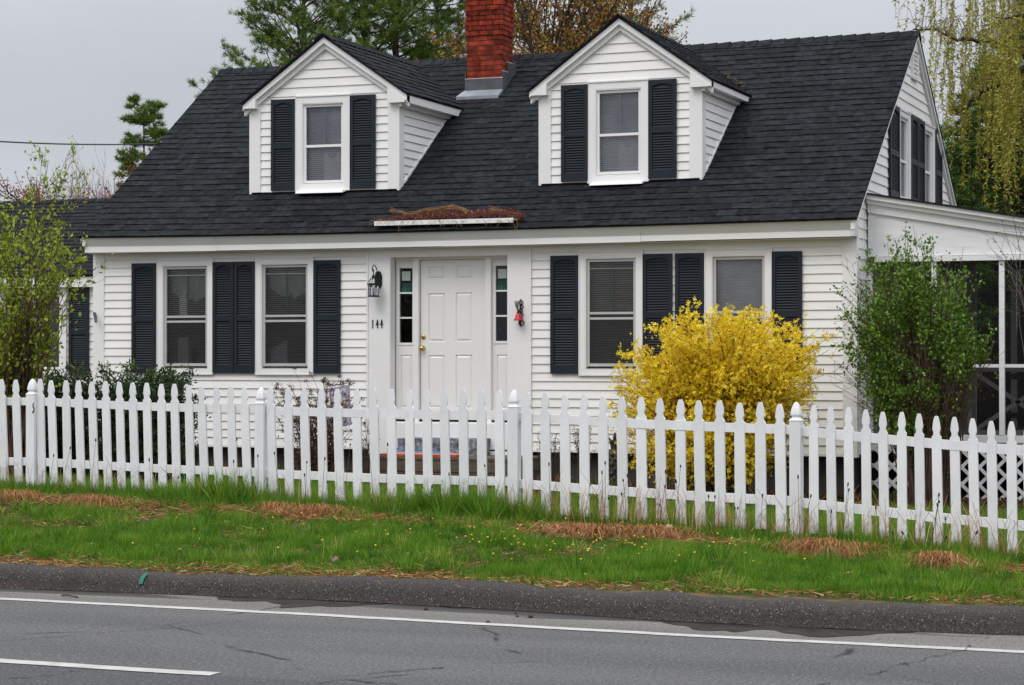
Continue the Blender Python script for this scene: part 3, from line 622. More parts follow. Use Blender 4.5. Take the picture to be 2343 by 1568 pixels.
def panelled(name, fr, a0, a1, b0, b1, c, panels, m, parent, wf=None):
    g = MB()
    for x0, x1, z0, z1 in holes(a0, a1, b0, b1, panels, 9): g.poly([fr.p(x0, z0, c), fr.p(x1, z0, c), fr.p(x1, z1, c), fr.p(x0, z1, c)])
    for p_ in panels: raised(g, fr, *p_, c)
    fr.box(g, a0, a0 + .001, b0, b1, c - .04, c); fr.box(g, a1 - .001, a1, b0, b1, c - .04, c)
    return g.build(name, m, parent, wf)
zz = lambda py: at(1035, py, YD)[2]
d0, d1 = ml[1] + .008, mr_[0] - .002
pa = (ddx(978), ddx(1015)); pb = (ddx(1040.5), ddx(1078))
pnl = [(pa[0], pa[1], zz(638), zz(610)), (pb[0], pb[1], zz(638), zz(608)), (pa[0], pa[1], zz(782), zz(671)), (pb[0], pb[1], zz(782), zz(670)), (pa[0], pa[1], zz(934), zz(813)), (pb[0], pb[1], zz(934), zz(812))]
door = panelled('front_door', DFr, d0, d1, .888, OT - .05, 0, pnl, DOORW, HOUSE, warp)
g = MB()
kx_, kz_ = ddx(966), zz(797)
def knobshape(g, a, b, prof, fr):
    rings = []; n = 12
    for q, c in prof:
        i = len(g.v); g.v += [fr.p(a + q * cos(2 * pi * j / n), b + q * sin(2 * pi * j / n), c) for j in range(n)]; rings.append(i)
    for x, y in zip(rings, rings[1:]):
        for j in range(n): g.f.append((x + j, x + (j + 1) % n, y + (j + 1) % n, y + j)); g.r.append(.5)
    g.f.append(tuple(rings[-1] + j for j in range(n))); g.r.append(.5)
knobshape(g, kx_, kz_, [(.033, 0), (.033, .006), (.014, .010), (.012, .03), (.026, .04), (.030, .052), (.024, .066), (.008, .072)], DFr); g.build('door_knob', BRASS, door, warp, smooth=True)
g = MB(); knobshape(g, ddx(967), zz(771), [(.030, 0), (.030, .010), (.022, .016), (.012, .018)], DFr); g.build('deadbolt', BRASS, door, warp, smooth=True)
def lettering(fr, a, b, c, text, h, m, name, parent, wf=None, w=None, th=None):
    """strokes for the characters needed here, on a 1-high cell"""
    S = {'1': [[(.1, .78), (.28, .98), (.24, .5), (.22, .05), (.12, 0)]],
         '4': [[(.32, 1), (.2, .6), (.02, .38), (.3, .40), (.55, .46)], [(.40, .78), (.38, .4), (.36, .1), (.26, 0)]],
         'O': [[(.1, .15), (.05, .5), (.15, .85), (.45, .85), (.55, .5), (.45, .15), (.1, .15)]],
         'D': [[(.1, .1), (.1, .85), (.4, .85), (.55, .5), (.4, .12), (.1, .1)]],
         'L': [[(.1, .9), (.1, .12), (.5, .12)]], 'C': [[(.5, .8), (.2, .88), (.05, .5), (.2, .12), (.5, .2)]], ' ': []}
    g = MB(); x = a; w = w or h * .62; th = th or h * .055
    for ch in text:
        for st in S[ch]:
            pts = [fr.p(x + u * w, b + v * h, c) for u, v in st]; g.tube(pts, [th * (1.25 if i in (0,) else .9 if i % 2 else 1.15) for i in range(len(pts))], 6)
        x += w * .95
    return g.build(name, m, parent, wf)
STICK = mat('sticker_paper', (.45, .52, .44), .7, .05, 9); STICKG = mat('green_sticker', (.005, .05, .035), .6, .1, 9); LETG = mat('sticker_letters', (.06, .30, .22), .6, .1, 9)
for (e0, e1, gl0, gl1, gt, gb, sx) in ((ddx(904), ml[0], ddx(912.5), ddx(942), zz(612), zz(784), 0), (mr_[1], OP[1] - .012, ddx(1132.5), ddx(1162.5), zz(610), zz(781), 1)):
    pz = [(gl0 - .02, gl1 + .02, gb - .02, gt + .02)]
    s_ = panelled('sidelight', DFr, e0, e1, .888, OT - .045, 0, [(gl0 + .0, gl1 + .0, zz(931), zz(812))] , DOORW, HOUSE, warp) if False else None
    g = MB(); c = 0.0
    lp = (gl0 + .01, gl1 - .01, zz(934), zz(812))
    for x0, x1, z0, z1 in holes(e0, e1, .888, OT - .045, [lp, (gl0, gl1, gb, gt)], 9): g.poly([DFr.p(x0, z0, c), DFr.p(x1, z0, c), DFr.p(x1, z1, c), DFr.p(x0, z1, c)])
    raised(g, DFr, *lp, c)
    for q in ((gl0 - .03, gl0, gb - .03, gt + .03), (gl1, gl1 + .03, gb - .03, gt + .03)): DFr.box(g, *q, -.03, .010)
    for q in ((gl0, gl1, gb - .03, gb), (gl0, gl1, gt, gt + .03)): DFr.box(g, *q, -.03, .009)
    s_ = g.build('sidelight', DOORW, HOUSE, warp)
    for t in (1 / 3, 2 / 3): zc = gb + (gt - gb) * t; g = MB(); DFr.box(g, gl0, gl1, zc - .010, zc + .010, -.015, .006); g.build('muntin', TRIM, s_, warp)
    g = MB(); g.poly([DFr.p(gl0, gb, -.012), DFr.p(gl1, gb, -.012), DFr.p(gl1, gt, -.012), DFr.p(gl0, gt, -.012)]); g.build('pane', GLASS, s_, warp)
    W_ = gl1 - gl0; q0 = gl0 + W_ * .14; g = MB(); g.poly([DFr.p(q0, gt - .155, -.008), DFr.p(gl1 - W_ * .2, gt - .155, -.008), DFr.p(gl1 - W_ * .2, gt - .04, -.008), DFr.p(q0, gt - .04, -.008)]); g.build('paper_sticker', STICK, s_, warp)
    g = MB(); g.poly([DFr.p(q0, gt - .32, -.008), DFr.p(gl1 - .01, gt - .32, -.008), DFr.p(gl1 - .01, gt - .18, -.008), DFr.p(q0, gt - .18, -.008)]); g.build('green_sticker', STICKG, s_, warp)
    lettering(DFr, q0 + .004, gt - .285, -.004, 'ODL', .045, LETG, 'sticker_letters', s_, warp, w=.042, th=.003)
# --- cornice along the eaves
g = MB()
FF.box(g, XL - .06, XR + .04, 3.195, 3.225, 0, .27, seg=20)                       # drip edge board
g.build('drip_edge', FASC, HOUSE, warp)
def cornice(x0, x1, off, seg):
    g = MB(); n = seg
    pr = [(.255 - off, 3.195), (.245 - off, 3.15), (.17 - off, 3.055), (.17 - off, 2.985), (.14 - off, 2.982)]
    # crown tapers in, then a flat frieze board
    for k in range(n):
        a = x0 + (x1 - x0) * k / n; b = x0 + (x1 - x0) * (k + 1) / n
        for (c0_, z0_), (c1_, z1_) in zip(pr, pr[1:]): g.poly([FF.p(a, z1_, c1_), FF.p(b, z1_, c1_), FF.p(b, z0_, c0_), FF.p(a, z0_, c0_)], .5)
    for a in (x0, x1): g.poly([FF.p(a, 3.195, 0)] + [FF.p(a, z, c) for c, z in pr] + [FF.p(a, 2.982, 0)], .5)
    return g
def cornice2(x0, x1, off, seg):       # sloped crown board (grey) + frieze board (white)
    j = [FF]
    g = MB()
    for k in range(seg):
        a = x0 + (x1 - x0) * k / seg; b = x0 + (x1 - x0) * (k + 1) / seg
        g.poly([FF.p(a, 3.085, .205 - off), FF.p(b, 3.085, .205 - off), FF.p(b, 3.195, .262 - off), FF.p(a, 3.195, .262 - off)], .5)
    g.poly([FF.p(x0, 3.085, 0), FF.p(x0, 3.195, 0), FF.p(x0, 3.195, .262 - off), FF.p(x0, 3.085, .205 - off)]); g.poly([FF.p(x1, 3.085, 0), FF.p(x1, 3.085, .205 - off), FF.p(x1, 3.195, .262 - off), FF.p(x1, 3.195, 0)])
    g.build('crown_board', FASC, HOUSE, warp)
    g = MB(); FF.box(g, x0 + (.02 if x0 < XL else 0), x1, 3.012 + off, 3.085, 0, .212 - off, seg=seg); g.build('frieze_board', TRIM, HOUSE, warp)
js = [XL - .05, fx(513), fx(1028), fx(1478), XR + .03]
for k, (a, b) in enumerate(zip(js, js[1:])): cornice2(a + (.001 if k else 0), b, (0, .004, .0, .006)[k], 6)
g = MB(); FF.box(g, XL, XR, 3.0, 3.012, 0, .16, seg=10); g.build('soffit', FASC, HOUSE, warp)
# --- gable wall (right) with two windows
GT = 4.745; GB_ = 3.62
gw = [(26.93, 27.62), (28.64, 29.36)]
g = MB(); slope = ROOF_M
def gable_poly(y0, y1, z0, z1):
    top = lambda y: roofz(y) - .10
    q = [(y0, z0), (y1, z0)]
    ysn = [y for y in (y1, RY, y0) if y0 <= y <= y1]
    pts = [(y0, z0), (y1, z0)] + [(y, max(min(z1, top(y)), z0)) for y in sorted(set(ysn), reverse=True)]
    return pts
GH = [(a + .02, b - .02, GB_ - .1, GT - .02) for a, b in gw]
for x0, x1, z0, z1 in holes(YW + .10, YB, BASE, 6.0, GH, 9):
    # clip rectangle by the two roof slopes
    poly = [(x0, z0), (x1, z0), (x1, z1), (x0, z1)]
    def hclip(poly, f):
        o = []
        for i, p in enumerate(poly):
            q = poly[(i + 1) % len(poly)]; fp, fq = f(p), f(q)
            if fp >= 0: o.append(p)
            if (fp >= 0) != (fq >= 0): t = fp / (fp - fq); o.append((p[0] + t * (q[0] - p[0]), p[1] + t * (q[1] - p[1])))
        return o
    poly = hclip(poly, lambda p: EZ - .07 + ROOF_M * (p[0] - EY) - p[1])
    if len(poly) > 2: poly = hclip(poly, lambda p: EZ - .07 + ROOF_M * (2 * RY - p[0] - EY) - p[1])
    if len(poly) > 2: siding(g, GF, poly, .1035 if z1 < GT else .118, BASE)
g.build('gable_wall', WHITE, HOUSE)
g = MB(); p = [(YW, BASE), (YB, BASE), (YB, roofz(YB) - .05), (RY, roofz(RY) - .05), (YW, roofz(YW) - .05)]
g.poly([GL.p(a, b, 0) for a, b in p]); g.poly([(XR, YB, BASE), (XL, YB, BASE), (XL, YB, 3.3), (XR, YB, 3.3)]); g.build('rear_wall', WHITE, HOUSE)
for a, b in gw: window_unit(GF, a, b, GB_ - .02, GT, HOUSE, 'plain', 'none', cw=.06, sill=.06)
for a, b in ((26.30, 26.87), (27.66, 28.11), (28.13, 28.60), (29.42, 29.92)): shutter(GF, a, b, 3.60, GT + .01, HOUSE)
g = MB(); GF.box(g, 27.80, 28.20, 5.24, 5.26, 0, .05); GF.box(g, 27.80, 27.84, 5.26, 5.60, 0, .045); GF.box(g, 28.16, 28.20, 5.26, 5.60, 0, .045)
for k in range(6): GF.box(g, 27.84, 28.16, 5.28 + k * .056, 5.305 + k * .056, .01, .035)
g.hexa([GF.p(27.80, 5.60, .045), GF.p(28.20, 5.60, .045), GF.p(28.20, 5.60, 0), GF.p(27.80, 5.60, 0), GF.p(27.98, 5.70, .045), GF.p(28.02, 5.70, .045), GF.p(28.02, 5.70, 0), GF.p(27.98, 5.70, 0)])
g.build('gable_vent', TRIM, HOUSE)
# --- rake boards
def rake(fr, y0, z0, y1, z1, w_, c0, c1, drop=0.0, ext=0):
    """board under a sloping roof edge; (a,b) in the frame plane"""
    g = MB(); n = 4
    return g
def slopeboard(g, fr, a0, b0, a1, b1, w_, c0, c1, n=3, up=0):
    for k in range(n):
        t0, t1 = k / n, (k + 1) / n
        x, y = a0 + (a1 - a0) * t0, a0 + (a1 - a0) * t1; p_, q = b0 + (b1 - b0) * t0, b0 + (b1 - b0) * t1
        g.hexa([fr.p(x, p_ - w_, c1), fr.p(y, q - w_, c1), fr.p(y, q - w_, c0), fr.p(x, p_ - w_, c0), fr.p(x, p_, c1), fr.p(y, q, c1), fr.p(y, q, c0), fr.p(x, p_, c0)], .5)
rz = lambda y: roofz(y) - .018
for fr_, s_ in ((GF, 1), (GL, 1)):
    g = MB()
    slopeboard(g, fr_, EY - .0, rz(EY), RY, rz(RY), .13, 0.0, .045); slopeboard(g, fr_, RY, rz(RY), YB + .25, rz(YB + .25), .13, 0, .045)
    slopeboard(g, fr_, EY - .0, rz(EY), RY, rz(RY), .06, .045, .072); slopeboard(g, fr_, RY, rz(RY), YB + .25, rz(YB + .25), .06, .045, .072)
    g.build('rake_board', TRIM, HOUSE)
g = MB(); GF.box(g, EY + .01, YW - .02, 3.02, 3.2, .0, .04); g.build('cornice_return', FASC, HOUSE)

# --- shingles: every course is a raised strip of tabs
def shingles(P, U0, U1, W1, expo, mb, lo=None, wavy=.006, edge=None):
    """P(u,w,h) -> world; u along eaves, w up the slope from 0 to W1, h off the plane; edge(w) -> (u0,u1)"""
    n = int(W1 / expo) + 1
    for k in range(n):
        w0 = k * expo; w1 = min((k + 1) * expo + .01, W1)
        if w1 - w0 < .02: continue
        e0, e1 = edge(w0) if edge else (U0, U1); f0, f1 = edge(w1) if edge else (U0, U1)
        if e1 - e0 < .05: continue
        u = e0; prev = w0 + R0.uniform(-wavy, wavy)
        while u < e1 - 1e-4:
            v = min(u + R0.choice((.10, .14, .17, .2, .24, .3)), e1)
            if e1 - v < .05: v = e1
            t0 = (u - e0) / (e1 - e0); t1 = (v - e0) / (e1 - e0)
            uu, vv = f0 + (f1 - f0) * t0, f0 + (f1 - f0) * t1
            hh = .014 if R0.random() < .55 else .008; r = R0.random(); drop = 0 if hh < .01 else -.0
            nxt = w0 + R0.uniform(-wavy, wavy); a = prev; b = nxt; prev = nxt
            mb.poly([P(u, a, hh), P(v, b, hh), P(vv, w1, .001), P(uu, w1, .001)], r)
            mb.poly([P(u, a, -.004), P(v, b, -.004), P(v, b, hh), P(u, a, hh)], r * .3)
            u = v
CS = math.hypot(1, ROOF_M); cw_, sw_ = 1 / CS, ROOF_M / CS
U0, U1 = XL - .09, XR + .08; WL = (RY - EY + .04) * CS
def Pf(u, w_, h): return (u, EY - .04 + w_ * cw_ - h * sw_, EZ - .028 + w_ * sw_ + h * cw_)
def Pb(u, w_, h): return (u, 2 * RY - (EY - .04 + w_ * cw_ - h * sw_), EZ - .028 + w_ * sw_ + h * cw_)
g = MB(); shingles(Pf, U0, U1, WL, .1435, g)
for k in range(20):
    a, b = U0 + (U1 - U0) * k / 20, U0 + (U1 - U0) * (k + 1) / 20
    g.poly([Pf(a, 0, -.02), Pf(b, 0, -.02), Pf(b, WL, -.02), Pf(a, WL, -.02)], .2)
    g.poly([Pf(a, 0, -.02), Pf(a, 0, 0), Pf(b, 0, 0), Pf(b, 0, -.02)], .2)
    g.poly([Pb(a, -.3, 0), Pb(a, WL, 0), Pb(b, WL, 0), Pb(b, -.3, 0)], .4)
for s_ in (U0, U1): g.poly([Pf(s_, 0, -.02), Pf(s_, 0, .008), Pf(s_, WL, .008), Pf(s_, WL, -.02)], .1); g.poly([Pb(s_, -.3, -.02), Pb(s_, -.3, .008), Pb(s_, WL, .008), Pb(s_, WL, -.02)], .1)
ROOF = g.build('roof', SHING, HOUSE, warp)
g = MB(); u = U0; zr = EZ - .028 + WL * sw_
while u < U1 - .01:
    v = min(u + .19, U1 + .01); r = R0.random(); t0, t1 = .034, .016; wb = .13
    for s_ in (-1, 1):
        g.poly([(u, RY + s_ * wb, zr - wb * ROOF_M + .012), (v, RY + s_ * wb, zr - wb * ROOF_M + .022), (v, RY, zr + t0 - .004), (u, RY, zr + t1)], r)
        g.poly([(v, RY + s_ * wb, zr - wb * ROOF_M - .01), (v, RY, zr - .01), (v, RY, zr + t0 - .004), (v, RY + s_ * wb, zr - wb * ROOF_M + .022)], r)
        g.poly([(u, RY + s_ * wb, zr - wb * ROOF_M - .015), (v, RY + s_ * wb, zr - wb * ROOF_M - .015), (v, RY + s_ * wb, zr - wb * ROOF_M + .022), (u, RY + s_ * wb, zr - wb * ROOF_M + .012)], r * .3)
    u += .187
g.build('ridge_cap', SHING, ROOF, warp)

# --- chimney with modelled bricks
CXa, CXb, CYa, CYb = -11.065, -10.555, 27.12, 27.53; CZ0, CZ1 = 5.05, 7.05
g = MB(); g.box(CXa + .008, CXb - .008, CYa + .008, CYb - .008, CZ0, CZ1)
CH = g.build('chimney', MORT, HOUSE)
g = MB(); bh, mj = .0677, .0085; z = CZ0; row = 0
while z < CZ1 - .01:
    out = 0; zt = z + bh - mj
    if z > 5.99: out = .012
    if z > 6.12: out = .016
    if 5.98 < z < 6.12: out = .014
    x0, x1, y0, y1 = CXa - out, CXb + out, CYa - out, CYb + out
    def run(a0, a1, off, put):
        a = a0 - off
        while a < a1 - .012:
            b = a + .2; p_, q = max(a, a0), min(b - mj, a1)
            if a1 - q < .03: q = a1
            if q - p_ > .02: put(p_, q)
            a = b
            if q >= a1: break
    j = R0.uniform(-.0015, .0015)
    run(x0, x1, .1 if row % 2 else 0.0, lambda p_, q: g.box(p_, q, y0 + R0.uniform(-.002, .002), y0 + .09, z, zt))
    run(y0 + .09 + mj, y1, .1 if row % 2 == 0 else 0.0, lambda p_, q: g.box(x1 - .09, x1 + R0.uniform(-.002, .002), p_, q, z, zt))
    run(y0 + .09 + mj, y1, .1 if row % 2 == 0 else 0.0, lambda p_, q: g.box(x0, x0 + .09, p_, q, z, zt))
    run(x0 + .09 + mj, x1 - .09 - mj, .05, lambda p_, q: g.box(p_, q, y1 - .09, y1, z, zt))
    z += bh; row += 1
g.build('bricks', BRICK, CH, bevel=.004)
g = MB(); fz = roofz(CYa)
g.box(CXa - .015, CXb + .012, CYa - .016, CYa + .01, fz - .1, fz + .16)
# stepped side flashing
yy = CYa; sidez = lambda y: roofz(y)
for k, (ya, yb) in enumerate(((CYa - .012, CYa + .16), (CYa + .16, CYa + .36), (CYa + .36, CYb + .05))):
    top = sidez(yb) + .14
    for xo in (CXb + .010 + .002 * k, CXa - .022 - .002 * k):
        g.hexa([(xo, ya, sidez(ya) - .05), (xo + .012, ya, sidez(ya) - .05), (xo + .012, yb, sidez(yb) - .05), (xo, yb, sidez(yb) - .05), (xo, ya, top), (xo + .012, ya, top), (xo + .012, yb, top), (xo, yb, top)])
FLASH = g.build('flashing', LEAD, CH)
g = MB(); g.hexa([(CXa - .10, CYa - .14, roofz(CYa - .14) - .03), (CXb + .0, CYa - .14, roofz(CYa - .14) - .03), (CXb + .02, CYa - .016, roofz(CYa) - .03), (CXa - .03, CYa - .016, roofz(CYa) - .03),
                  (CXa - .10, CYa - .14, roofz(CYa - .14) + .012), (CXb + .0, CYa - .14, roofz(CYa - .14) + .012), (CXb + .02, CYa - .016, roofz(CYa - .016) + .018), (CXa - .03, CYa - .016, roofz(CYa - .016) + .018)])
g.build('apron_flashing', LEADL, CH)
g = MB(); g.box(CXa - .02, CXb + .02, CYa - .02, CYa + .012, fz + .16, fz + .17)
for k, (ya, yb) in enumerate(((CYa - .012, CYa + .16), (CYa + .16, CYa + .36), (CYa + .36, CYb + .03))): g.box(CXb + .008, CXb + .026, ya, yb, sidez(yb) + .14, sidez(yb) + .15)
g.build('mortar_bead', mat('mortar_bead', (.5, .48, .45), .9, .2, 20), CH)

# --- dormers
def dormer(pL, pR, apex, tipz, tipr, daz, wpx, sl, sr, wt, wb, fill):
    X0, X1 = dx(pL), dx(pR); xm = X_(apex[0], 24.88); az_ = at(apex[0], apex[1], 24.88)[2] + daz; ym = DY - .12
    e0, e1 = xm - 1.155, xm + 1.155; EZs = {-1: tipz, 1: tipr}; SL = {k: (az_ - v) / 1.155 for k, v in EZs.items()}; sl_ = (SL[1] + SL[-1]) / 2; thk = .035
    rt = lambda x: az_ - thk - abs(x - xm) * SL[1 if x > xm else -1]           # underside of the roof
    zb = EZ + ROOF_M * (DY - EY) + .02
    cz = 4.872                                             # height of the eave return
    g = MB(); cb = .155; cs = wt + .014
    hole = [(wpx[0] + .03, wpx[1] - .03, wb + .03, wt - .03)]
    for x0, x1, z0, z1 in holes(X0 + cb - .02, X1 - cb + .02, zb, cs, hole, 2): siding(g, DF, [(x0, z0), (x1, z0), (x1, z1), (x0, z1)], .104, zb)
    def tri(z0, z1):
        q = lambda s, z: (rt(xm) - .085 - z) / SL[s]
        return [(xm - q(-1, z0), z0), (xm + q(1, z0), z0), (xm + q(1, z1), z1), (xm - q(-1, z1), z1)]
    siding(g, DF, tri(cs, rt(xm) - .086), .113, cs)
    # cheeks: triangle between front, roof plane and dormer eave
    for Xc, s_ in ((X1, 1), (X0, -1)):
        CF = Fr((Xc - s_ * .012, 0, 0), (0, 1, 0), (s_, 0, 0)); ztop = cz + .02
        yb = EY + (ztop - EZ) / ROOF_M
        siding(g, CF, [(DY + .12, EZ + ROOF_M * (DY + .12 - EY) + .02), (yb, ztop), (DY + .12, ztop)], .104, zb)
    dm = g.build('dormer', WHITE, HOUSE, warp)
    # trims
    g = MB()
    DF.box(g, X0, X0 + cb, zb, cz + .03, 0, .030); DF.box(g, X1 - cb, X1, zb, cz + .03, 0, .030); DF.box(g, X0 + cb - .03, X0 + cb, cz + .03, cs + .02, 0, .028); DF.box(g, X1 - cb, X1 - cb + .03, cz + .03, cs + .02, 0, .028)
    for Xc, s_ in ((X1, 1), (X0, -1)):
        CF = Fr((Xc, 0, 0), (0, 1, 0), (s_, 0, 0))
        zt_ = cz + .02
        g.hexa([CF.p(DY - .028, zb - .02, .004), CF.p(DY + .13, EZ + ROOF_M * (DY + .13 - EY) - .02, .004), CF.p(DY + .13, EZ + ROOF_M * (DY + .13 - EY) - .02, -.03), CF.p(DY - .028, zb - .02, -.03), CF.p(DY - .028, zt_, .004), CF.p(DY + .13, zt_, .004), CF.p(DY + .13, zt_, -.03), CF.p(DY - .028, zt_, -.03)])
        yb = EY + (zt_ - EZ) / ROOF_M     # slim flashing board along the roof
        slopeboard(g, CF, DY + .13, EZ + ROOF_M * (DY + .13 - EY) + .045, yb, zt_ + .02, .05, -.01, .012)
        # side cornice: fascia + soffit running back into the roof
        ez = EZs[s_]; o = .10; yb2 = EY + (ez - .02 - EZ) / ROOF_M + .05
        xe = (e1 if s_ > 0 else e0)
        A = (Xc, 0); 
        g.hexa([(min(Xc, xe) , DY - .085, cz + .02), (max(Xc, xe), DY - .085, cz + .02 + .0), (max(Xc, xe), yb2, cz + .02), (min(Xc, xe), yb2, cz + .02),
                (min(Xc, xe), DY - .085, ez - .03), (max(Xc, xe), DY - .085, ez - .03), (max(Xc, xe), yb2, ez - .03), (min(Xc, xe), yb2, ez - .03)])
        g.box(min(Xc, Xc + s_ * .05), max(Xc, Xc + s_ * .05), DY - .06, yb2 - .1, cz - .025, cz + .02)
    # gable trim boards
    for s_ in (-1, 1):
        xe = e1 if s_ > 0 else e0
        for (w0_, c0_, c1_, dz, ex) in ((.072, .0, .100, 0.0, 0), (.118, 0, .055, -.02, 0)):
            a0, a1 = xe - s_ * ex, xm
            b0_, b1_ = az_ - thk + dz - abs(a0 - xm) * SL[s_], az_ - thk + dz
            if a0 > a1: a0, a1, b0_, b1_ = a1, a0, b1_, b0_
            slopeboard(g, DF, a0, b0_, a1, b1_, w0_, c0_, c1_)
    # boxed ends (pork chop) at eaves
    for s_, xe, Xc in ((-1, e0, X0), (1, e1, X1)):
        xi = Xc - s_ * (cb - .03); zt2 = rt(xi) - .06
        pts = [(xe - s_ * .01, EZs[s_] - thk - .06), (xe - s_ * .03, cz + .02), (xi, cz + .02), (xi, zt2)]
        if s_ < 0: pts = pts
        g.poly([DF.p(a, b, .04) for a, b in pts]); g.poly([DF.p(a, b, .112 if k in (0, 1) else .112) for k, (a, b) in enumerate(pts)])
        for k in range(4):
            p_, q = pts[k], pts[(k + 1) % 4]; g.poly([DF.p(*p_, .0), DF.p(*q, .0), DF.p(*q, .112), DF.p(*p_, .112)])
    g.build('trim', TRIM, dm, warp)
    # roof
    g = MB(); yend = RY + .05; 
    for s_ in (-1, 1):
        sl_ = SL[s_]; ez = EZs[s_]; mslope = math.hypot(1, sl_); cx, sx = 1 / mslope, sl_ / mslope; WLd = (e1 - xm + .02) * mslope
        def Pd(u, w_, h, s_=s_, ez=ez, sl_=sl_, cx=cx, sx=sx): return (xm + s_ * ((e1 - xm + .02) - w_ * cx + h * sx), u, ez - .02 * sl_ + w_ * sx + h * cx - .004)
        zroof0 = lambda w_, ez=ez, sl_=sl_, sx=sx: ez - .02 * sl_ + w_ * sx
        edge = lambda w_: (ym - .012, min(EY + (zroof0(w_) - EZ) / ROOF_M + .03, RY))
        gg = MB(); shingles(Pd, 0, 0, WLd, .1435, gg, edge=edge, wavy=.004)
        g.v, off = g.v + gg.v, len(g.v); g.f += [tuple(i + off for i in f) for f in gg.f]; g.r += gg.r
        lo_, hi_ = edge(0), edge(WLd)
        g.poly([Pd(lo_[0], 0, -.015), Pd(lo_[1] + .03, 0, -.015), Pd(hi_[1] + .03, WLd, -.015), Pd(hi_[0], WLd, -.015)], .2)
        g.poly([Pd(lo_[0], 0, -.015), Pd(lo_[0], WLd, -.015), Pd(hi_[0], WLd, .006), Pd(lo_[0], 0, .006)], .1)
        g.poly([Pd(lo_[0], 0, -.02), Pd(lo_[1], 0, -.02), Pd(lo_[1], 0, .0), Pd(lo_[0], 0, .0)], .1)
    y = ym - .012
    while y < RY - .1:
        v = y + .17
        for s_ in (-1, 1):
            g.poly([(xm, y, az_ + .008), (xm, v, az_ + .022), (xm + s_ * .12, v, az_ + .022 - .12 * sl_), (xm + s_ * .12, y, az_ + .008 - .12 * sl_)], None)
            g.poly([(xm, y, az_ - .01), (xm, y, az_ + .022), (xm + s_ * .12, y, az_ + .022 - .12 * sl_), (xm + s_ * .12, y, az_ - .01 - .12 * sl_)], .05)
        y += .15
    g.build('dormer_roof', SHING, dm, warp)
    window_unit(DF, wpx[0], wpx[1], wb, wt, HOUSE, 'plain', fill, cw=.085, sill=.13, name='dormer_window', wf=warp)
    g = MB(); g.hexa([DF.p(wpx[0] + .045, wb - .045, .14), DF.p(wpx[1] - .045, wb - .045, .14), DF.p(wpx[1] - .045, wb - .01, 0), DF.p(wpx[0] + .045, wb - .01, 0), DF.p(wpx[0] + .05, wb - .02, .13), DF.p(wpx[1] - .05, wb - .02, .13), DF.p(wpx[1] - .05, wb + .012, 0), DF.p(wpx[0] + .05, wb + .012, 0)])
    g.build('sill_flashing', TRIM, dm, warp)
    for (p0, p1, top, bot) in (sl, sr): shutter(DF, dx(p0), dx(p1), bot, top, HOUSE, warp)
    return dm
zd = lambda px, py: at(px, py, DY)[2] + .025
dormer(573, 915, (738, 80), 4.975, 5.02, .045, (dx(679), dx(802)), (623, 678, zd(650, 227), zd(650, 436)), (803.5, 861, zd(832, 216), zd(832, 430)), zd(740, 219), zd(740, 434), 'shade')
dormer(1235, 1608, (1415, 35), 4.975, 4.995, .03, (dx(1348.5), dx(1485)), (1286.5, 1348, zd(1317, 194), zd(1317, 415)), (1486, 1550, zd(1518, 183), zd(1518, 409)), zd(1416, 187), zd(1416, 416), 'shade')

# --- low side wing at the left
WXr, WXl = XL, -22.0; WEZ, WRY, WRZ = 2.78, 28.2, 4.04; wm = (WRZ - WEZ) / (WRY - (WY - .15))
wx = lambda px: X_(px, WY)
ww = (wx(73), wx(153)); 
g = MB()
for x0, x1, z0, z1 in holes(WXl, WXr - .01, .6, 2.72, [(ww[0] + .03, ww[1] - .03, 1.43, 2.62)], 1.5): siding(g, WF, [(x0, z0), (x1, z0), (x1, z1), (x0, z1)], .1035, .54)
WING = g.build('side_wing', WHITE, HOUSE)
WFl = Fr((WXl, 0, 0), (0, 1, 0), (-1, 0, 0)); g = MB(); g.poly([(WXl, WY, .5), (WXl, 31, .5), (WXl, 31, WEZ), (WXl, WRY, WRZ), (WXl, WY, WEZ)]); g.poly([(WXl, WY + .1, -.3), (WXr, WY + .1, -.3), (WXr, WY + .1, .62), (WXl, WY + .1, .62)]); g.build('end_wall', WHITE, WING)
g = MB(); WF.box(g, WXl, WXr, 2.62, 2.76, 0, .12, seg=3); g.build('fascia', TRIM, WING)
CSw = math.hypot(1, wm); cww, sww = 1 / CSw, wm / CSw; WLw = (WRY - (WY - .15)) * CSw
def Pw(u, w_, h): return (u, WY - .15 + w_ * cww - h * sww, WEZ + w_ * sww + h * cww)
g = MB(); shingles(Pw, WXl - .1, WXr, WLw, .1435, g); g.poly([Pw(WXl, 0, -.02), Pw(WXr, 0, -.02), Pw(WXr, WLw, -.02), Pw(WXl, WLw, -.02)], .2)
g.poly([(WXl, WRY, WRZ), (WXr, WRY, WRZ), (WXr, 31, WEZ), (WXl, 31, WEZ)], .4)
u = WXl
while u < WXr:
    g.poly([(u, WRY - .13, WRZ - .13 * wm + .01), (u + .19, WRY - .13, WRZ - .13 * wm + .022), (u + .19, WRY + .02, WRZ + .03), (u, WRY + .02, WRZ + .016)]); g.poly([(u, WRY - .13, WRZ - .13 * wm - .01), (u + .19, WRY - .13, WRZ - .13 * wm - .01), (u + .19, WRY - .13, WRZ - .13 * wm + .022), (u, WRY - .13, WRZ - .13 * wm + .01)], .1); u += .187
g.build('wing_roof', SHING, WING)
window_unit(WF, ww[0], ww[1], 1.42, 2.62, HOUSE, 'plain', 'none', cw=.075, sill=.1, name='window')
shutter(WF, wx(161), wx(206), 1.42, 2.62, HOUSE); shutter(WF, ww[0] - .03 - (wx(206) - wx(161)), ww[0] - .03, 1.42, 2.62, HOUSE)

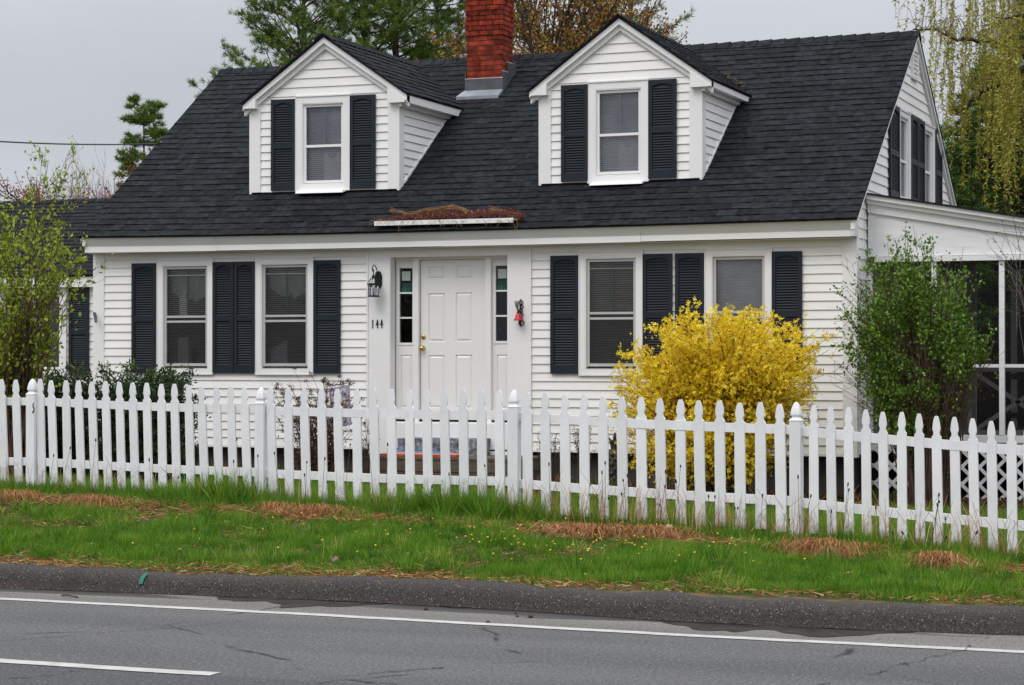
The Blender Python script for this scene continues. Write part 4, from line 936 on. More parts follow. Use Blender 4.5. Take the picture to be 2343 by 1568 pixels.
# --- screened porch on the right
PY = 25.05; PF = Fr((0, PY, 0), (1, 0, 0), (0, -1, 0)); PXr = -.6; pz = lambda x: 3.538 - .175 * (x + 5.18)
PORCH = empty('screened_porch', (-3, 26, 0), 'screened side porch with sloping white roof beam and lattice skirt', 'porch')
g = MB(); PX0 = XR + .03
def pslab(g, off0, off1, c0, c1, x0=None, x1=None, n=5):
    x0 = PX0 if x0 is None else x0; x1 = PXr if x1 is None else x1
    for k in range(n):
        a = x0 + (x1 - x0) * k / n; b = x0 + (x1 - x0) * (k + 1) / n
        g.hexa([PF.p(a, pz(a) - off1, c1), PF.p(b, pz(b) - off1, c1), PF.p(b, pz(b) - off1, c0), PF.p(a, pz(a) - off1, c0), PF.p(a, pz(a) - off0, c1), PF.p(b, pz(b) - off0, c1), PF.p(b, pz(b) - off0, c0), PF.p(a, pz(a) - off0, c0)], .5)
pslab(g, .0, .05, 0, .16); pslab(g, .05, .10, 0, .11); pslab(g, .10, .20, 0, .06)
g.build('roof_trim', TRIM, PORCH)
g = MB()
for k in range(5):
    a = PX0 + (PXr - PX0) * k / 5; b = PX0 + (PXr - PX0) * (k + 1) / 5
    g.hexa([PF.p(a, 2.82, .02), PF.p(b, 2.82, .02), PF.p(b, 2.82, -.1), PF.p(a, 2.82, -.1), PF.p(a, pz(a) - .2, .02), PF.p(b, pz(b) - .2, .02), PF.p(b, pz(b) - .2, -.1), PF.p(a, pz(a) - .2, -.1)], .5)
PF.box(g, PX0, PX0 + .08, 2.82, 3.3, .02, .032)
g.build('beam', OLDW, PORCH)
g = MB(); PF.box(g, PX0 + .08, PXr, 2.755, 2.815, -.06, .055); g.build('head_rail', OLDW, PORCH)
g = MB(); 
for k in range(5):
    a = PX0 + (PXr - PX0) * k / 5; b = PX0 + (PXr - PX0) * (k + 1) / 5
    g.hexa([(a, PY - .19, pz(a) + .002), (b, PY - .19, pz(b) + .002), (b, YB, pz(b) + .002), (a, YB, pz(a) + .002), (a, PY - .19, pz(a) + .022), (b, PY - .19, pz(b) + .022), (b, YB, pz(b) + .022), (a, YB, pz(a) + .022)], .4)
g.build('porch_roof', SHING, PORCH)
posts = [PX0 + .02, X_(2138, PY), X_(2293, PY), X_(2293, PY) + .77, X_(2293, PY) + 1.54, X_(2293, PY) + 2.3]
for i_, x in enumerate(posts):
    g = MB(); PF.box(g, x - .03, x + .03, .765, 2.755, -.05, .03); g.build('post', OLDW, PORCH)
    g = MB(); g.box(x - .04, x + .04, YB - .1, YB - .02, .3, 2.9); g.build('post', OLDW, PORCH)
for x, y in zip(posts, posts[1:]):
    g = MB(); PF.box(g, x + .03, y - .03, 1.535, 1.572, -.035, .015); g.build('mid_rail', OLDW, PORCH)
    g = MB(); PF.box(g, x + .03, y - .03, .765, 2.755, -.012, -.010); g.build('screen', PSCREEN, PORCH)
g = MB(); PF.box(g, PX0, PXr, .68, .762, -.08, .03); g.build('bottom_rail', OLDW, PORCH)
g = MB(); PF.box(g, PX0, PXr, .57, .678, -.06, .012); g.build('skirt_board', OLDW, PORCH)
g = MB(); g.box(PX0, PXr, PY + .1, YB - .1, .60, .66); g.build('porch_floor', WOODD, PORCH)
g = MB(); g.box(PX0, PXr, YB - .12, YB - .04, 1.35, 1.43); g.box(PX0, PXr, YB - .12, YB - .04, .8, .88)
FB = Fr((0, YB - .08, 0), (1, 0, 0), (0, -1, 0))
g.box(posts[0], PXr, YB - .03, YB, .66, 2.1)
g.build('rear_railing', WOODD, PORCH)
# X-braced screen panels part-way back, seen dimly through the mesh
BY = 26.6; q = lambda px, py: at(px, py, BY)
g = MB(); FBk = Fr((0, BY, 0), (1, 0, 0), (0, -1, 0))
def bar(g, p0, p1, w_=.05):
    a0, b0, a1, b1 = p0[0], p0[2], p1[0], p1[2]; L_ = math.hypot(a1 - a0, b1 - b0); nx, nz_ = -(b1 - b0) / L_ * w_ / 2, (a1 - a0) / L_ * w_ / 2
    g.hexa([FBk.p(a0 - nx, b0 - nz_, .01), FBk.p(a1 - nx, b1 - nz_, .01), FBk.p(a1 - nx, b1 - nz_, -.01), FBk.p(a0 - nx, b0 - nz_, -.01), FBk.p(a0 + nx, b0 + nz_, .01), FBk.p(a1 + nx, b1 + nz_, .01), FBk.p(a1 + nx, b1 + nz_, -.01), FBk.p(a0 + nx, b0 + nz_, -.01)])
bar(g, q(2218, 845), q(2218, 1000)); bar(g, q(2218, 845), q(2400, 968)); bar(g, q(2218, 845), q(2080, 940)); bar(g, q(2420, 860), q(2230, 985)); bar(g, q(2080, 845), q(2420, 845), .06)
bar(g, q(2060, 940), q(2000, 985)); bar(g, q(2080, 990), q(2420, 990), .06)
BRACE = mat('brace_wood', (.62, .61, .62), .8, .1, 5); g.build('cross_brace', BRACE, PORCH)
# corner of inner wall with clapboards, lit through the far screens
g = MB(); IF = Fr((0, 27.6, 0), (1, 0, 0), (0, -1, 0)); i0_, i1_ = X_(2207, 27.6), X_(2232, 27.6)
siding(g, IF, [(i0_, .66), (i1_, .66), (i1_, 2.55), (i0_, 2.55)], .1035, .54); g.box(i0_ - 1.2, i1_, 27.61, 27.7, .66, 3.3); g.build('inner_wall', mat('inner_siding', (.5, .5, .49), .7, .05, 4), PORCH)
# lattice
g = MB(); x0, x1, z0, z1 = PX0 + .05, PXr, .02, .57; s = .141
for d in (1, -1):
    k = x0 - (z1 - z0)
    while k < x1 + (z1 - z0):
        a0, b0, a1, b1 = k, (z0 if d > 0 else z1), k + (z1 - z0), (z1 if d > 0 else z0)
        t0 = max(0, (x0 - a0) / (a1 - a0)); t1 = min(1, (x1 - a0) / (a1 - a0))
        if t1 > t0:
            p0 = (a0 + (a1 - a0) * t0, b0 + (b1 - b0) * t0); p1 = (a0 + (a1 - a0) * t1, b0 + (b1 - b0) * t1); h = .019 * 1.414 / 1; c = (.0 if d > 0 else .008)
            g.hexa([PF.p(p0[0] - h / 1, p0[1], c + .007), PF.p(p1[0] - h, p1[1], c + .007), PF.p(p1[0] - h, p1[1], c), PF.p(p0[0] - h, p0[1], c), PF.p(p0[0] + h, p0[1], c + .007), PF.p(p1[0] + h, p1[1], c + .007), PF.p(p1[0] + h, p1[1], c), PF.p(p0[0] + h, p0[1], c)])
        k += s * 1.414
g.build('lattice', OLDW, PORCH)
g = MB(); g.poly([(PX0, PY + .9, -.3), (PXr, PY + .9, -.3), (PXr, PY + .9, .6), (PX0, PY + .9, .6)]); g.build('crawl_space_dark', DARK, PORCH)  # flat near-black sheet, shade under the porch put into its colour
# ================= picket fence =================
FENCE = empty('picket_fence', (-6.5, 17, .3), 'white gothic picket fence running along the grass verge in front of the house', 'fence')
postpx = [(-430, 20.9, 861), (75, 20.2, 867), (598, 19.35, 886.5), (1177, 18.2, 892), (1822, 17.0, 920), (2560, 15.9, 986)]
panels = [ # (picket px list, top y at first, top y at last, width m)
    ([-30, 12, 44], 867, 868.5, .078), ([97, 125, 156, 187, 218, 248.5, 279.5, 310.5, 341.5, 373.5, 405.5, 437.5, 470, 502.5, 535.5, 568], 868, 885, .079),
    ([626, 663, 702, 740, 779, 819, 859, 898, 939, 980, 1021.5, 1062.5, 1104, 1145], 887, 893.5, .084),
    ([1208, 1250, 1294, 1338, 1381.5, 1425, 1469, 1513.5, 1558, 1603, 1648.5, 1694, 1741, 1788], 898, 924, .0865),
    ([1862, 1903, 1943, 1983, 2023.5, 2064, 2105.5, 2146.5, 2188, 2230.5, 2272.5, 2315.5, 2357, 2400, 2443], 926.5, 977, .0725)]
def w2p(x, y, z):
    d = -sin(YAW) * x + cos(YAW) * y; return (CX + FPX * (cos(YAW) * x + sin(YAW) * y) / d, HZ - FPX * (z - EYE) / d, d)
_e = atd(2560, 986, 15.9); _l = atd(-430, 861, 20.9)
for k_ in (1, 2):
    p_ = w2p(_e[0] + 2.43 * k_, _e[1] - .22 * k_, _e[2] - .06 * k_); postpx.append((p_[0], p_[2], p_[1]))
p_ = w2p(_l[0] - 2.44, _l[1] + .05, _l[2] + .04); postpx.insert(0, (p_[0], p_[2], p_[1]))
def ext(a, b, n, W): return ([a[0] + (b[0] - a[0]) * (k + .6) / (n + .2) for k in range(n)], a[2] + (b[2] - a[2]) * .03 + 2, b[2] - (b[2] - a[2]) * .03 + 2, W)
panels[0] = ([-395 + 33.2 * k for k in range(12)] + [12, 44], 862, 868.5, .078)
panels.insert(0, ext(postpx[0], postpx[1], 15, .078)); panels[-1] = (panels[-1][0] + [2486, 2528], 926.5, 984, .0725)
panels.append(ext(postpx[-3], postpx[-2], 15, .0725)); panels.append(ext(postpx[-2], postpx[-1], 15, .0725))
def depth(px): return float(np.interp(px, [p[0] for p in postpx], [p[1] for p in postpx]))
HP = [(-.5, 0), (.5, 0), (.5, -.01)]
def picket_mesh(W, H):
    """French gothic outline; origin at the foot"""
    o = [(.5, 0), (.5, H - .168), (.49, H - .158), (.40, H - .152), (.325, H - .142), (.30, H - .128), (.325, H - .116), (.385, H - .110), (.405, H - .102), (.40, H - .088), (.345, H - .055), (.25, H - .024), (.16, H - .004), (.12, H)]
    return [(x * W, z) for x, z in o] + [(-x * W, z) for x, z in reversed(o)]
def place_picket(px, ytop, W, H, tilt, twist):
    d = depth(px); X, Y, Zt = atd(px, ytop, d); base = Zt - H
    pts = picket_mesh(W, H); n = len(pts); g = MB()
    fr = [( x + tilt * z, -.010, z) for x, z in pts]; bk = [(x + tilt * z, .010, z) for x, z in pts]
    g.v = fr + bk; g.f = [tuple(reversed(range(n)))[::-1], tuple(range(2 * n - 1, n - 1, -1))] + [(i, n + i, n + (i + 1) % n, (i + 1) % n) for i in range(n)]; g.r = [R0.random()] * len(g.f)
    # two nails per rail
    for hz in (H - .225, H - .785):
        for sx in (-.018, .018):
            if R0.random() < .75: g.box(sx + tilt * hz - .0028, sx + tilt * hz + .0028, -.0125, -.009, hz - .003, hz + .003, r=0.0)
    o = g.build('picket', PAINTP); o.location = (X, Y, base); o.rotation_euler = (R0.uniform(-.012, .012), 0, twist)
    o.parent = FENCE; o.matrix_parent_inverse = pinv(FENCE); return X, Y, Zt
def leanx(px): return -.012 + R0.uniform(-.008, .008) if px > 800 else -.03 + R0.uniform(-.01, .008)
for (pl, y0, y1, W) in panels:
    tops = []
    dirv = math.atan2(atd(pl[-1], 900, depth(pl[-1]))[1] - atd(pl[0], 900, depth(pl[0]))[1], atd(pl[-1], 900, depth(pl[-1]))[0] - atd(pl[0], 900, depth(pl[0]))[0])
    for i, px in enumerate(pl):
        yt = y0 + (y1 - y0) * i / (len(pl) - 1) + R0.uniform(-1.6, 1.6); H = 1.005 + R0.uniform(-.006, .006)
        tops.append(place_picket(px, yt, W, H, leanx(px), dirv + R0.uniform(-.04, .04)))
    # rails
    k = panels.index((pl, y0, y1, W)); (pa_, da_, ya_), (pb_, db_, yb_) = postpx[k], postpx[k + 1]
    A = atd(pa_, y0, depth(pa_)); B = atd(pb_, y1, depth(pb_))
    nrm = Vector((-(B[1] - A[1]), B[0] - A[0], 0)).normalized()
    for dz in (.205, .765):
        g = MB(); n = 8; h = .036
        for s in range(n):
            def pt(t, dzz, c):
                zz_ = A[2] + (B[2] - A[2]) * t - dz + dzz - .010 * sin(pi * t) ; x = A[0] + (B[0] - A[0]) * t; y = A[1] + (B[1] - A[1]) * t
                return (x + nrm.x * c, y + nrm.y * c, zz_)
            t0, t1 = s / n, (s + 1) / n
            g.hexa([pt(t0, -h, .0115), pt(t1, -h, .0115), pt(t1, -h, .045), pt(t0, -h, .045), pt(t0, h, .0115), pt(t1, h, .0115), pt(t1, h, .045), pt(t0, h, .045)], .5)
        g.build('rail', PAINT, FENCE)
for (px, d, yt) in postpx:
    X, Y, Zt = atd(px, yt, d); g = MB(); hw = .045; body = Zt - .165; gzz = float(gz(X, Y)) - .1
    g.box(-hw, hw, -hw, hw, gzz - Zt, -.150)
    o = g.build('post', PAINT, bevel=.003); o.location = (X, Y, Zt); o.rotation_euler = (0, 0, -.05 if px > 1500 else 0)
    o.parent = FENCE; o.matrix_parent_inverse = pinv(FENCE)
    g = MB(); r2 = math.sqrt(2)
    prof_ = [(.048, -.150), (.048, -.140), (.041, -.137), (.040, -.130), (.029, -.126), (.027, -.112), (.035, -.108), (.038, -.100), (.037, -.085), (.030, -.050), (.020, -.020), (.010, -.004), (.005, 0)]
    g.lathe((0, 0, 0), [(q_ * r2, z) for q_, z in prof_], 4, .5, rot=pi / 4)
    c = g.build('post_cap', PAINT, None, bevel=.003); c.location = (X, Y, Zt); c.rotation_euler = o.rotation_euler
    c.parent = o; c.matrix_parent_inverse = (FENCE.matrix_parent_inverse @ __import__('mathutils').Matrix.Identity(4)); 
    bpy.context.view_layer.update(); c.matrix_parent_inverse = o.matrix_world.inverted()
# iron hook on the left post
X, Y, Z = atd(88, 935, 20.12); g = MB(); g.tube([(X - .02, Y - .05, Z + .05), (X, Y - .09, Z + .03), (X + .02, Y - .10, Z - .01), (X, Y - .09, Z - .04), (X - .02, Y - .06, Z - .03)], .006, 6)
hk = g.build('gate_hook', BLACKM); hk.parent = FENCE; hk.matrix_parent_inverse = pinv(FENCE)
# ================= plants and trees =================
def bez(p0, p1, p2, n):
    t = np.linspace(0, 1, n)[:, None]; return (1 - t) ** 2 * p0 + 2 * t * (1 - t) * p1 + t ** 2 * p2
def inpoly(x, y, poly):
    c = np.zeros(len(x), bool); n = len(poly)
    for i in range(n):
        x1, y1 = poly[i]; x2, y2 = poly[(i + 1) % n]
        cond = ((y1 > y) != (y2 > y)) & (x < (x2 - x1) * (y - y1) / (y2 - y1 + 1e-12) + x1); c ^= cond
    return c
def volume(poly, Y, depth, n, rng, shell=.0):
    """points inside a rounded volume whose front outline is the polygon (photo pixels at distance Y)"""
    xs_ = [p[0] for p in poly]; ys_ = [p[1] for p in poly]; P = []
    cx = (min(xs_) + max(xs_)) / 2; hw = (max(xs_) - min(xs_)) / 2
    while len(P) < n:
        x = rng.uniform(min(xs_), max(xs_), n); y = rng.uniform(min(ys_), max(ys_), n); k = inpoly(x, y, poly)
        for a, b in zip(x[k], y[k]):
            w_ = math.sqrt(max(.05, 1 - ((a - cx) / hw) ** 2)); s = rng.uniform(-1, 1); s = math.copysign(abs(s) ** (1 - .5 * shell), s)
            q = at(a, b, Y); P.append((q[0], q[1] + s * depth * w_, q[2]))
            if len(P) >= n: break
    return np.array(P)
class Lines:
    def __init__(s): s.mb = MB()
    def add(s, P, r0, r1, n=3): s.mb.tube([tuple(p) for p in P], list(np.linspace(r0, r1, len(P))), n, cap=False)
def shrub(base, brad, T, rng, stem_r=.008, twigs=5, twig_len=.14, arch=.22, outer=.45, tw_r=.0022, up=.35, nseg=7):
    """stems from the base to every target point, with side twigs; returns (Lines, node points, node directions)"""
    L_ = Lines(); nodes = []; dirs = []
    base = np.array(base)
    for t in T:
        a = rng.uniform(0, 2 * pi); r = brad * math.sqrt(rng.random()); s = base + np.array([r * cos(a), r * sin(a), 0])
        ln = np.linalg.norm(t - s); ctrl = s + (t - s) * np.array([.3, .3, .55]) + np.array([0, 0, arch * ln]) + rng.normal(size=3) * .04 * ln
        P = bez(s, ctrl, t, nseg); P[1:-1] += rng.normal(size=(nseg - 2, 3)) * .01 * ln
        L_.add(P, stem_r * rng.uniform(.6, 1.2), .0018)
        for _ in range(twigs):
            u = rng.uniform(outer, 1.0) * (nseg - 1); i = min(int(u), nseg - 2); f = u - i; q = P[i] * (1 - f) + P[i + 1] * f
            d = P[i + 1] - P[i]; d = d / (np.linalg.norm(d) + 1e-9) + rng.normal(size=3) * .8 + np.array([0, 0, up]); d /= np.linalg.norm(d)
            l_ = twig_len * rng.uniform(.4, 1.5); q2 = q + d * l_; md = (q + q2) / 2 + rng.normal(size=3) * .08 * l_
            L_.add([q, md, q2], tw_r, tw_r * .5)
            for k in np.linspace(.25, 1, 5): nodes.append(q + (q2 - q) * k); dirs.append(d)
        k0 = int(outer * (nseg - 1))
        for i in range(k0, nseg - 1):
            d = P[i + 1] - P[i]; d /= (np.linalg.norm(d) + 1e-9)
            for f in (0, .33, .66): nodes.append(P[i] * (1 - f) + P[i + 1] * f); dirs.append(d)
        nodes.append(P[-1]); dirs.append(d)
    return L_, np.array(nodes), np.array(dirs)
def leaves(name, m, parent, nodes, dirs, n, rng, ln=.04, wd=.02, spread=.02, follow=.6, up=.2, tint=None, lv=.35, hw=0.0):
    i = pick(nodes, n, rng, hw); C = nodes[i] + rng.normal(size=(n, 3)) * spread
    D = unit(dirs[i] * follow + rng.normal(size=(n, 3)) + np.array([0, 0, up])); W_ = perp(D, rng)
    l_ = ln * rng.uniform(1 - lv, 1 + lv, n); r = rng.random(n) if tint is None else tint(C, rng)
    return leafmesh(name, m, parent, C, D, W_, l_, l_ * wd / ln, r)
def pick(nodes, n, rng, hw):
    if not hw: return rng.integers(0, len(nodes), n)
    z = nodes[:, 2]; wt_ = (.12 + (z - z.min()) / (z.max() - z.min())) ** hw; return rng.choice(len(nodes), n, p=wt_ / wt_.sum())
def thing(name, loc, label, cat, group=None): return empty(name, loc, label, cat, group)
def gpt(px, Y): x = X_(px, Y); return (x, Y, float(gz(x, Y)))

# --- forsythia
rng = np.random.default_rng(21)
FY = 22.7; b = gpt(1632, FY); t = thing('forsythia_bush', b, 'large forsythia bush covered in bright yellow flowers behind the fence', 'bush')
poly = [(1404, 1000), (1398, 915), (1420, 862), (1447, 815), (1475, 780), (1520, 752), (1565, 736), (1612, 718), (1665, 712), (1720, 716), (1775, 722), (1822, 742), (1862, 765), (1870, 800), (1860, 850), (1850, 900), (1842, 950), (1800, 1040), (1740, 1095), (1600, 1100), (1470, 1070)]
T = volume(poly, FY, 1.0, 640, rng, .7)
ex = np.array([at(px, py, FY - .2) for px, py in ((1402, 848), (1420, 815), (1878, 750), (1888, 778), (1898, 800), (1880, 860), (1875, 890), (1405, 900), (1865, 925))]); T = np.vstack([T, ex])
Ls, nd, dr = shrub((b[0], b[1], b[2] - .05), .33, T, rng, .010, 8, .15, .2, .28, up=.25)
Ls.mb.build('branches', TWIG, t)
YEL = leafmat('forsythia_petals', [(0, (.60, .41, .010)), (.3, (.80, .58, .016)), (.7, (.88, .68, .030)), (1, (.93, .80, .10))], .5, .34)
nf = 40000; i = pick(nd, nf, rng, 1.0); C0 = nd[i] + rng.normal(size=(nf, 3)) * .030
A_ = unit(rng.normal(size=(nf, 3)) + np.array([0, -.35, .1])); B1 = perp(A_, rng); B2 = np.cross(A_, B1); rr = np.clip(rng.normal(.55, .22, nf), 0, 1)
Cs, Ds, Ws, Rs = [], [], [], []
for k in range(4):
    an = k * pi / 2; d = unit(B1 * cos(an) + B2 * sin(an) + A_ * .45); Cs.append(C0); Ds.append(d); Ws.append(np.cross(d, A_)); Rs.append(rr)
sz = rng.uniform(.022, .034, nf)
leafmesh('flowers', YEL, t, np.vstack(Cs), np.vstack(Ds), unit(np.vstack(Ws)), np.tile(sz, 4), np.tile(sz * .58, 4), np.concatenate(Rs))
GRL = leafmat('young_green_leaves', [(0, (.05, .10, .015)), (1, (.14, .22, .03))])
leaves('leaves', GRL, t, nd, dr, 1500, rng, .038, .012, .02, 1.2, .5)

# --- green bush by the porch
rng = np.random.default_rng(22)
BY_ = 23.4; b = gpt(2130, BY_); t = thing('privet_bush', b, 'tall leggy green bush with brown twigs in front of the screened porch', 'bush')
poly = [(1935, 650), (1985, 585), (2045, 585), (2070, 530), (2095, 517), (2118, 545), (2150, 605), (2195, 575), (2212, 620), (2205, 690), (2240, 760), (2262, 800), (2235, 870), (2200, 960), (2130, 1010), (2050, 1010), (1990, 950), (1950, 900), (1925, 800), (1945, 760), (1922, 700)]
T = volume(poly, BY_, .75, 380, rng, .5)
T2 = volume([(2160, 700), (2250, 720), (2300, 760), (2300, 830), (2250, 880), (2190, 900)], BY_ + .2, .3, 28, rng); T3 = np.array([at(px, py, BY_) for px, py in ((1905, 850), (1910, 880), (1900, 820), (1930, 905), (1895, 860), (1925, 600), (2090, 515), (2205, 565), (1935, 610))])
Ls, nd, dr = shrub((b[0], b[1], b[2] - .05), .28, np.vstack([T, T2]), rng, .013, 10, .16, .12, .35, .002, .3)
L2, nd2, dr2 = shrub((b[0], b[1], b[2] + .3), .28, T3, rng, .008, 9, .2, .1, .5)
Ls.mb.build('branches', TWIG, t); L2.mb.build('bare_twigs', TWIG, t)
keep = fbm(nd[:, 0] * 1.0, nd[:, 2] * 1.3, 2.6) > .52; kk = keep | (rng.random(len(nd)) < .06); top = nd[:, 2] > 1.9; kk |= top & (rng.random(len(nd)) < .45)
nd, dr = nd[kk], dr[kk]
PRV = leafmat('privet_leaves', [(0, (.040, .088, .008)), (.5, (.090, .190, .014)), (1, (.20, .33, .035))], .5, .2)
leaves('leaves', PRV, t, nd, dr, 29000, rng, .039, .024, .024, .8, .5, hw=.8)

# --- yellow-green shrub at left edge
rng = np.random.default_rng(23)
LY = 19.6; b = gpt(15, LY); t = thing('lilac_shrub', b, 'yellow-green budding shrub with bare upper twigs at the left edge', 'bush')
poly = [(-230, 560), (-80, 490), (0, 480), (50, 470), (100, 480), (160, 495), (180, 545), (195, 600), (200, 645), (140, 660), (85, 690), (60, 760), (60, 860), (20, 870), (-150, 860)]
T = volume(poly, LY, .85, 230, rng, .4)
Ls, nd, dr = shrub((b[0], b[1], b[2] - .05), .35, T, rng, .013, 9, .2, .12, .4, .0024, .35)
Ttop = np.array([at(px, py, LY) for px, py in ((95, 345), (128, 385), (165, 335), (190, 380), (188, 425), (150, 400), (80, 420), (110, 365), (172, 350), (60, 430), (-40, 420))])
L2, nd2, dr2 = shrub((b[0] + .1, b[1], b[2] + .9), .2, Ttop, rng, .009, 12, .17, .06, .66, .0022, .5)
Ls.mb.build('branches', TWIG, t); L2.mb.build('bare_twigs', TWIG, t)
kk = (fbm(nd[:, 0], nd[:, 2], 2.4) > .36) | (rng.random(len(nd)) < .2)
LIL = leafmat('fresh_spring_leaves', [(0, (.12, .18, .012)), (.5, (.25, .33, .018)), (1, (.42, .50, .05))], .5, .35)
leaves('leaves', LIL, t, nd[kk], dr[kk], 10500, rng, .054, .031, .030, .9, .5, hw=.25)
k2 = (nd2[:, 2] > 2.0) & (rng.random(len(nd2)) < .55); leaves('bud_leaves', LIL, t, nd2[k2], dr2[k2], 900, rng, .042, .019, .010, 1.2, .6)

# --- dark evergreen shrubs behind the left fence
rng = np.random.default_rng(24)
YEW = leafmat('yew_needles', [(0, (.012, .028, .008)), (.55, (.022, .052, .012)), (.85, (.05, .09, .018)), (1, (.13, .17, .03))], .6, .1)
for (px, Yk, poly, n1, n2, lab) in (
    (330, 20.6, [(215, 935), (235, 885), (280, 868), (330, 870), (375, 880), (410, 885), (432, 925), (440, 1000), (450, 1070), (430, 1105), (230, 1105), (205, 1020)], 420, 46000, 'dark rounded evergreen shrub with pale tips left of the cottage windows'),
    (120, 20.8, [(20, 930), (70, 885), (130, 875), (190, 880), (215, 930), (225, 1010), (215, 1105), (30, 1105), (10, 1000)], 330, 34000, 'dark evergreen shrub behind the leftmost fence post'),
    (-40, 21.0, [(-120, 930), (-70, 890), (-10, 885), (30, 940), (40, 1010), (30, 1105), (-120, 1105)], 160, 15000, 'evergreen shrub partly cut off by the left edge of the picture')):
    b = gpt(px, Yk); t = thing('evergreen_shrub', b, lab, 'shrub', 'dark evergreen shrubs behind the left fence panel')
    T = volume(poly, Yk, .55, n1, rng, .7); sp = []
    xs_ = [p[0] for p in poly]
    for _ in range(30): x = rng.uniform(min(xs_) + 15, max(xs_) - 10); sp.append(at(x, rng.uniform(845, 885), Yk + rng.uniform(-.3, .3)))
    T = np.vstack([T, np.array(sp)])
    Ls, nd, dr = shrub((b[0], b[1], b[2] - .05), .25, T, rng, .009, 8, .11, .1, .3, .002, .5)
    Ls.mb.build('branches', TWIG, t)
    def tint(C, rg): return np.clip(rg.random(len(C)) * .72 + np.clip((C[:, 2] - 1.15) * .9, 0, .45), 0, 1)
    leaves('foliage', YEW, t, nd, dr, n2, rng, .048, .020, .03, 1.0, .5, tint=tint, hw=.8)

# --- dried hydrangea between the windows and the flag
rng = np.random.default_rng(25)
DRY = leafmat('dried_florets', [(0, (.035, .020, .012)), (.6, (.09, .05, .028)), (1, (.17, .11, .05))], .8, .1)
HY = 22.6; b = gpt(728, HY); t = thing('dried_hydrangea', b, 'leggy dried shrub with small brown seed heads below the left windows', 'shrub')
T = volume([(618, 905), (650, 880), (700, 865), (760, 870), (820, 885), (822, 960), (770, 990), (660, 985), (625, 950)], HY, .5, 120, rng); T = np.vstack([T, np.array([at(*q, HY) for q in ((673, 843), (712, 855), (740, 870), (777, 862), (632, 888), (700, 872), (755, 880), (835, 970), (640, 925))])])
Ls, nd, dr = shrub((b[0], b[1], b[2] - .05), .22, T, rng, .0045, 2, .10, .08, .75, .0018, .6)
Ls.mb.build('stalks', TWIG, t)
n = 5200; hi = T[rng.integers(0, len(T), n)]; C0 = hi + rng.normal(size=(n, 3)) * np.array([.016, .016, .010]); D = rdirs(n, rng); leafmesh('seed_heads', DRY, t, C0, D, perp(D, rng), .017, .011, rng.random(n))
low = volume([(648, 1000), (660, 940), (700, 920), (760, 925), (775, 1000), (770, 1060), (655, 1060)], HY, .35, 70, rng); L3, n3, d3 = shrub((b[0], b[1], b[2] - .05), .25, low, rng, .005, 6, .12, .05, .2)
leaves('dead_leaves', DRY, t, n3, d3, 5200, rng, .03, .018, .03, .4, -.3); L3.mb.build('twigs', TWIG, t)
# --- small dried perennials by the right of the door
for (px, Yk, w_, hgt, lab) in ((1262, 23.7, 40, 60, 'dried brown perennial with sparse seed heads left of the stone ornament'), (1330, 23.6, 32, 70, 'thin dry perennial directly beside the stone ornament'), (842, 23.5, 26, 95, 'dry twiggy plant below the hooked garden flag')):
    b = gpt(px, Yk); t = thing('dry_perennial', b, lab, 'plant', 'dried perennials along the house front'); y0 = 1045
    T = volume([(px - w_, y0 - hgt * .3), (px - w_ * .6, y0 - hgt), (px + w_ * .7, y0 - hgt * 1.1), (px + w_, y0 - hgt * .2)], Yk, .2, 26, rng)
    Ls, nd, dr = shrub((b[0], b[1], b[2] - .03), .08, T, rng, .003, 3, .07, .05, .5, .0015, .4); Ls.mb.build('stalks', TWIG, t)
    leaves('seed_heads', DRY, t, nd, dr, 420, rng, .018, .012, .012, .3)
# --- low herbs at the bed
for (px, Yk, r_, lab) in ((1400, 23.4, .16, 'clump of fresh green bulb leaves left of the forsythia base'), (1385, 23.0, .12, 'small green leaf clump nearest the stone ornament'), (2030, 23.9, .15, 'green weed clump in front of the porch lattice'), (620, 22.9, .18, 'green leafy weeds left of the dried hydrangea base')):
    b = gpt(px, Yk); n = 150; a = rng.uniform(0, 2 * pi, n); rr_ = r_ * np.sqrt(rng.random(n)); C0 = np.stack([b[0] + rr_ * np.cos(a), Yk + rr_ * np.sin(a), np.full(n, b[2] - .01)], 1)
    D = unit(np.stack([np.cos(a) * .4, np.sin(a) * .4, np.ones(n)], 1) + rng.normal(size=(n, 3)) * .2); o = leafmesh('leaf_clump', GRL, None, C0, D, perp(D, rng), rng.uniform(.1, .22, n), .014, rng.random(n) * .6); tag(o, lab, 'plant', 'green clumps in the bed')

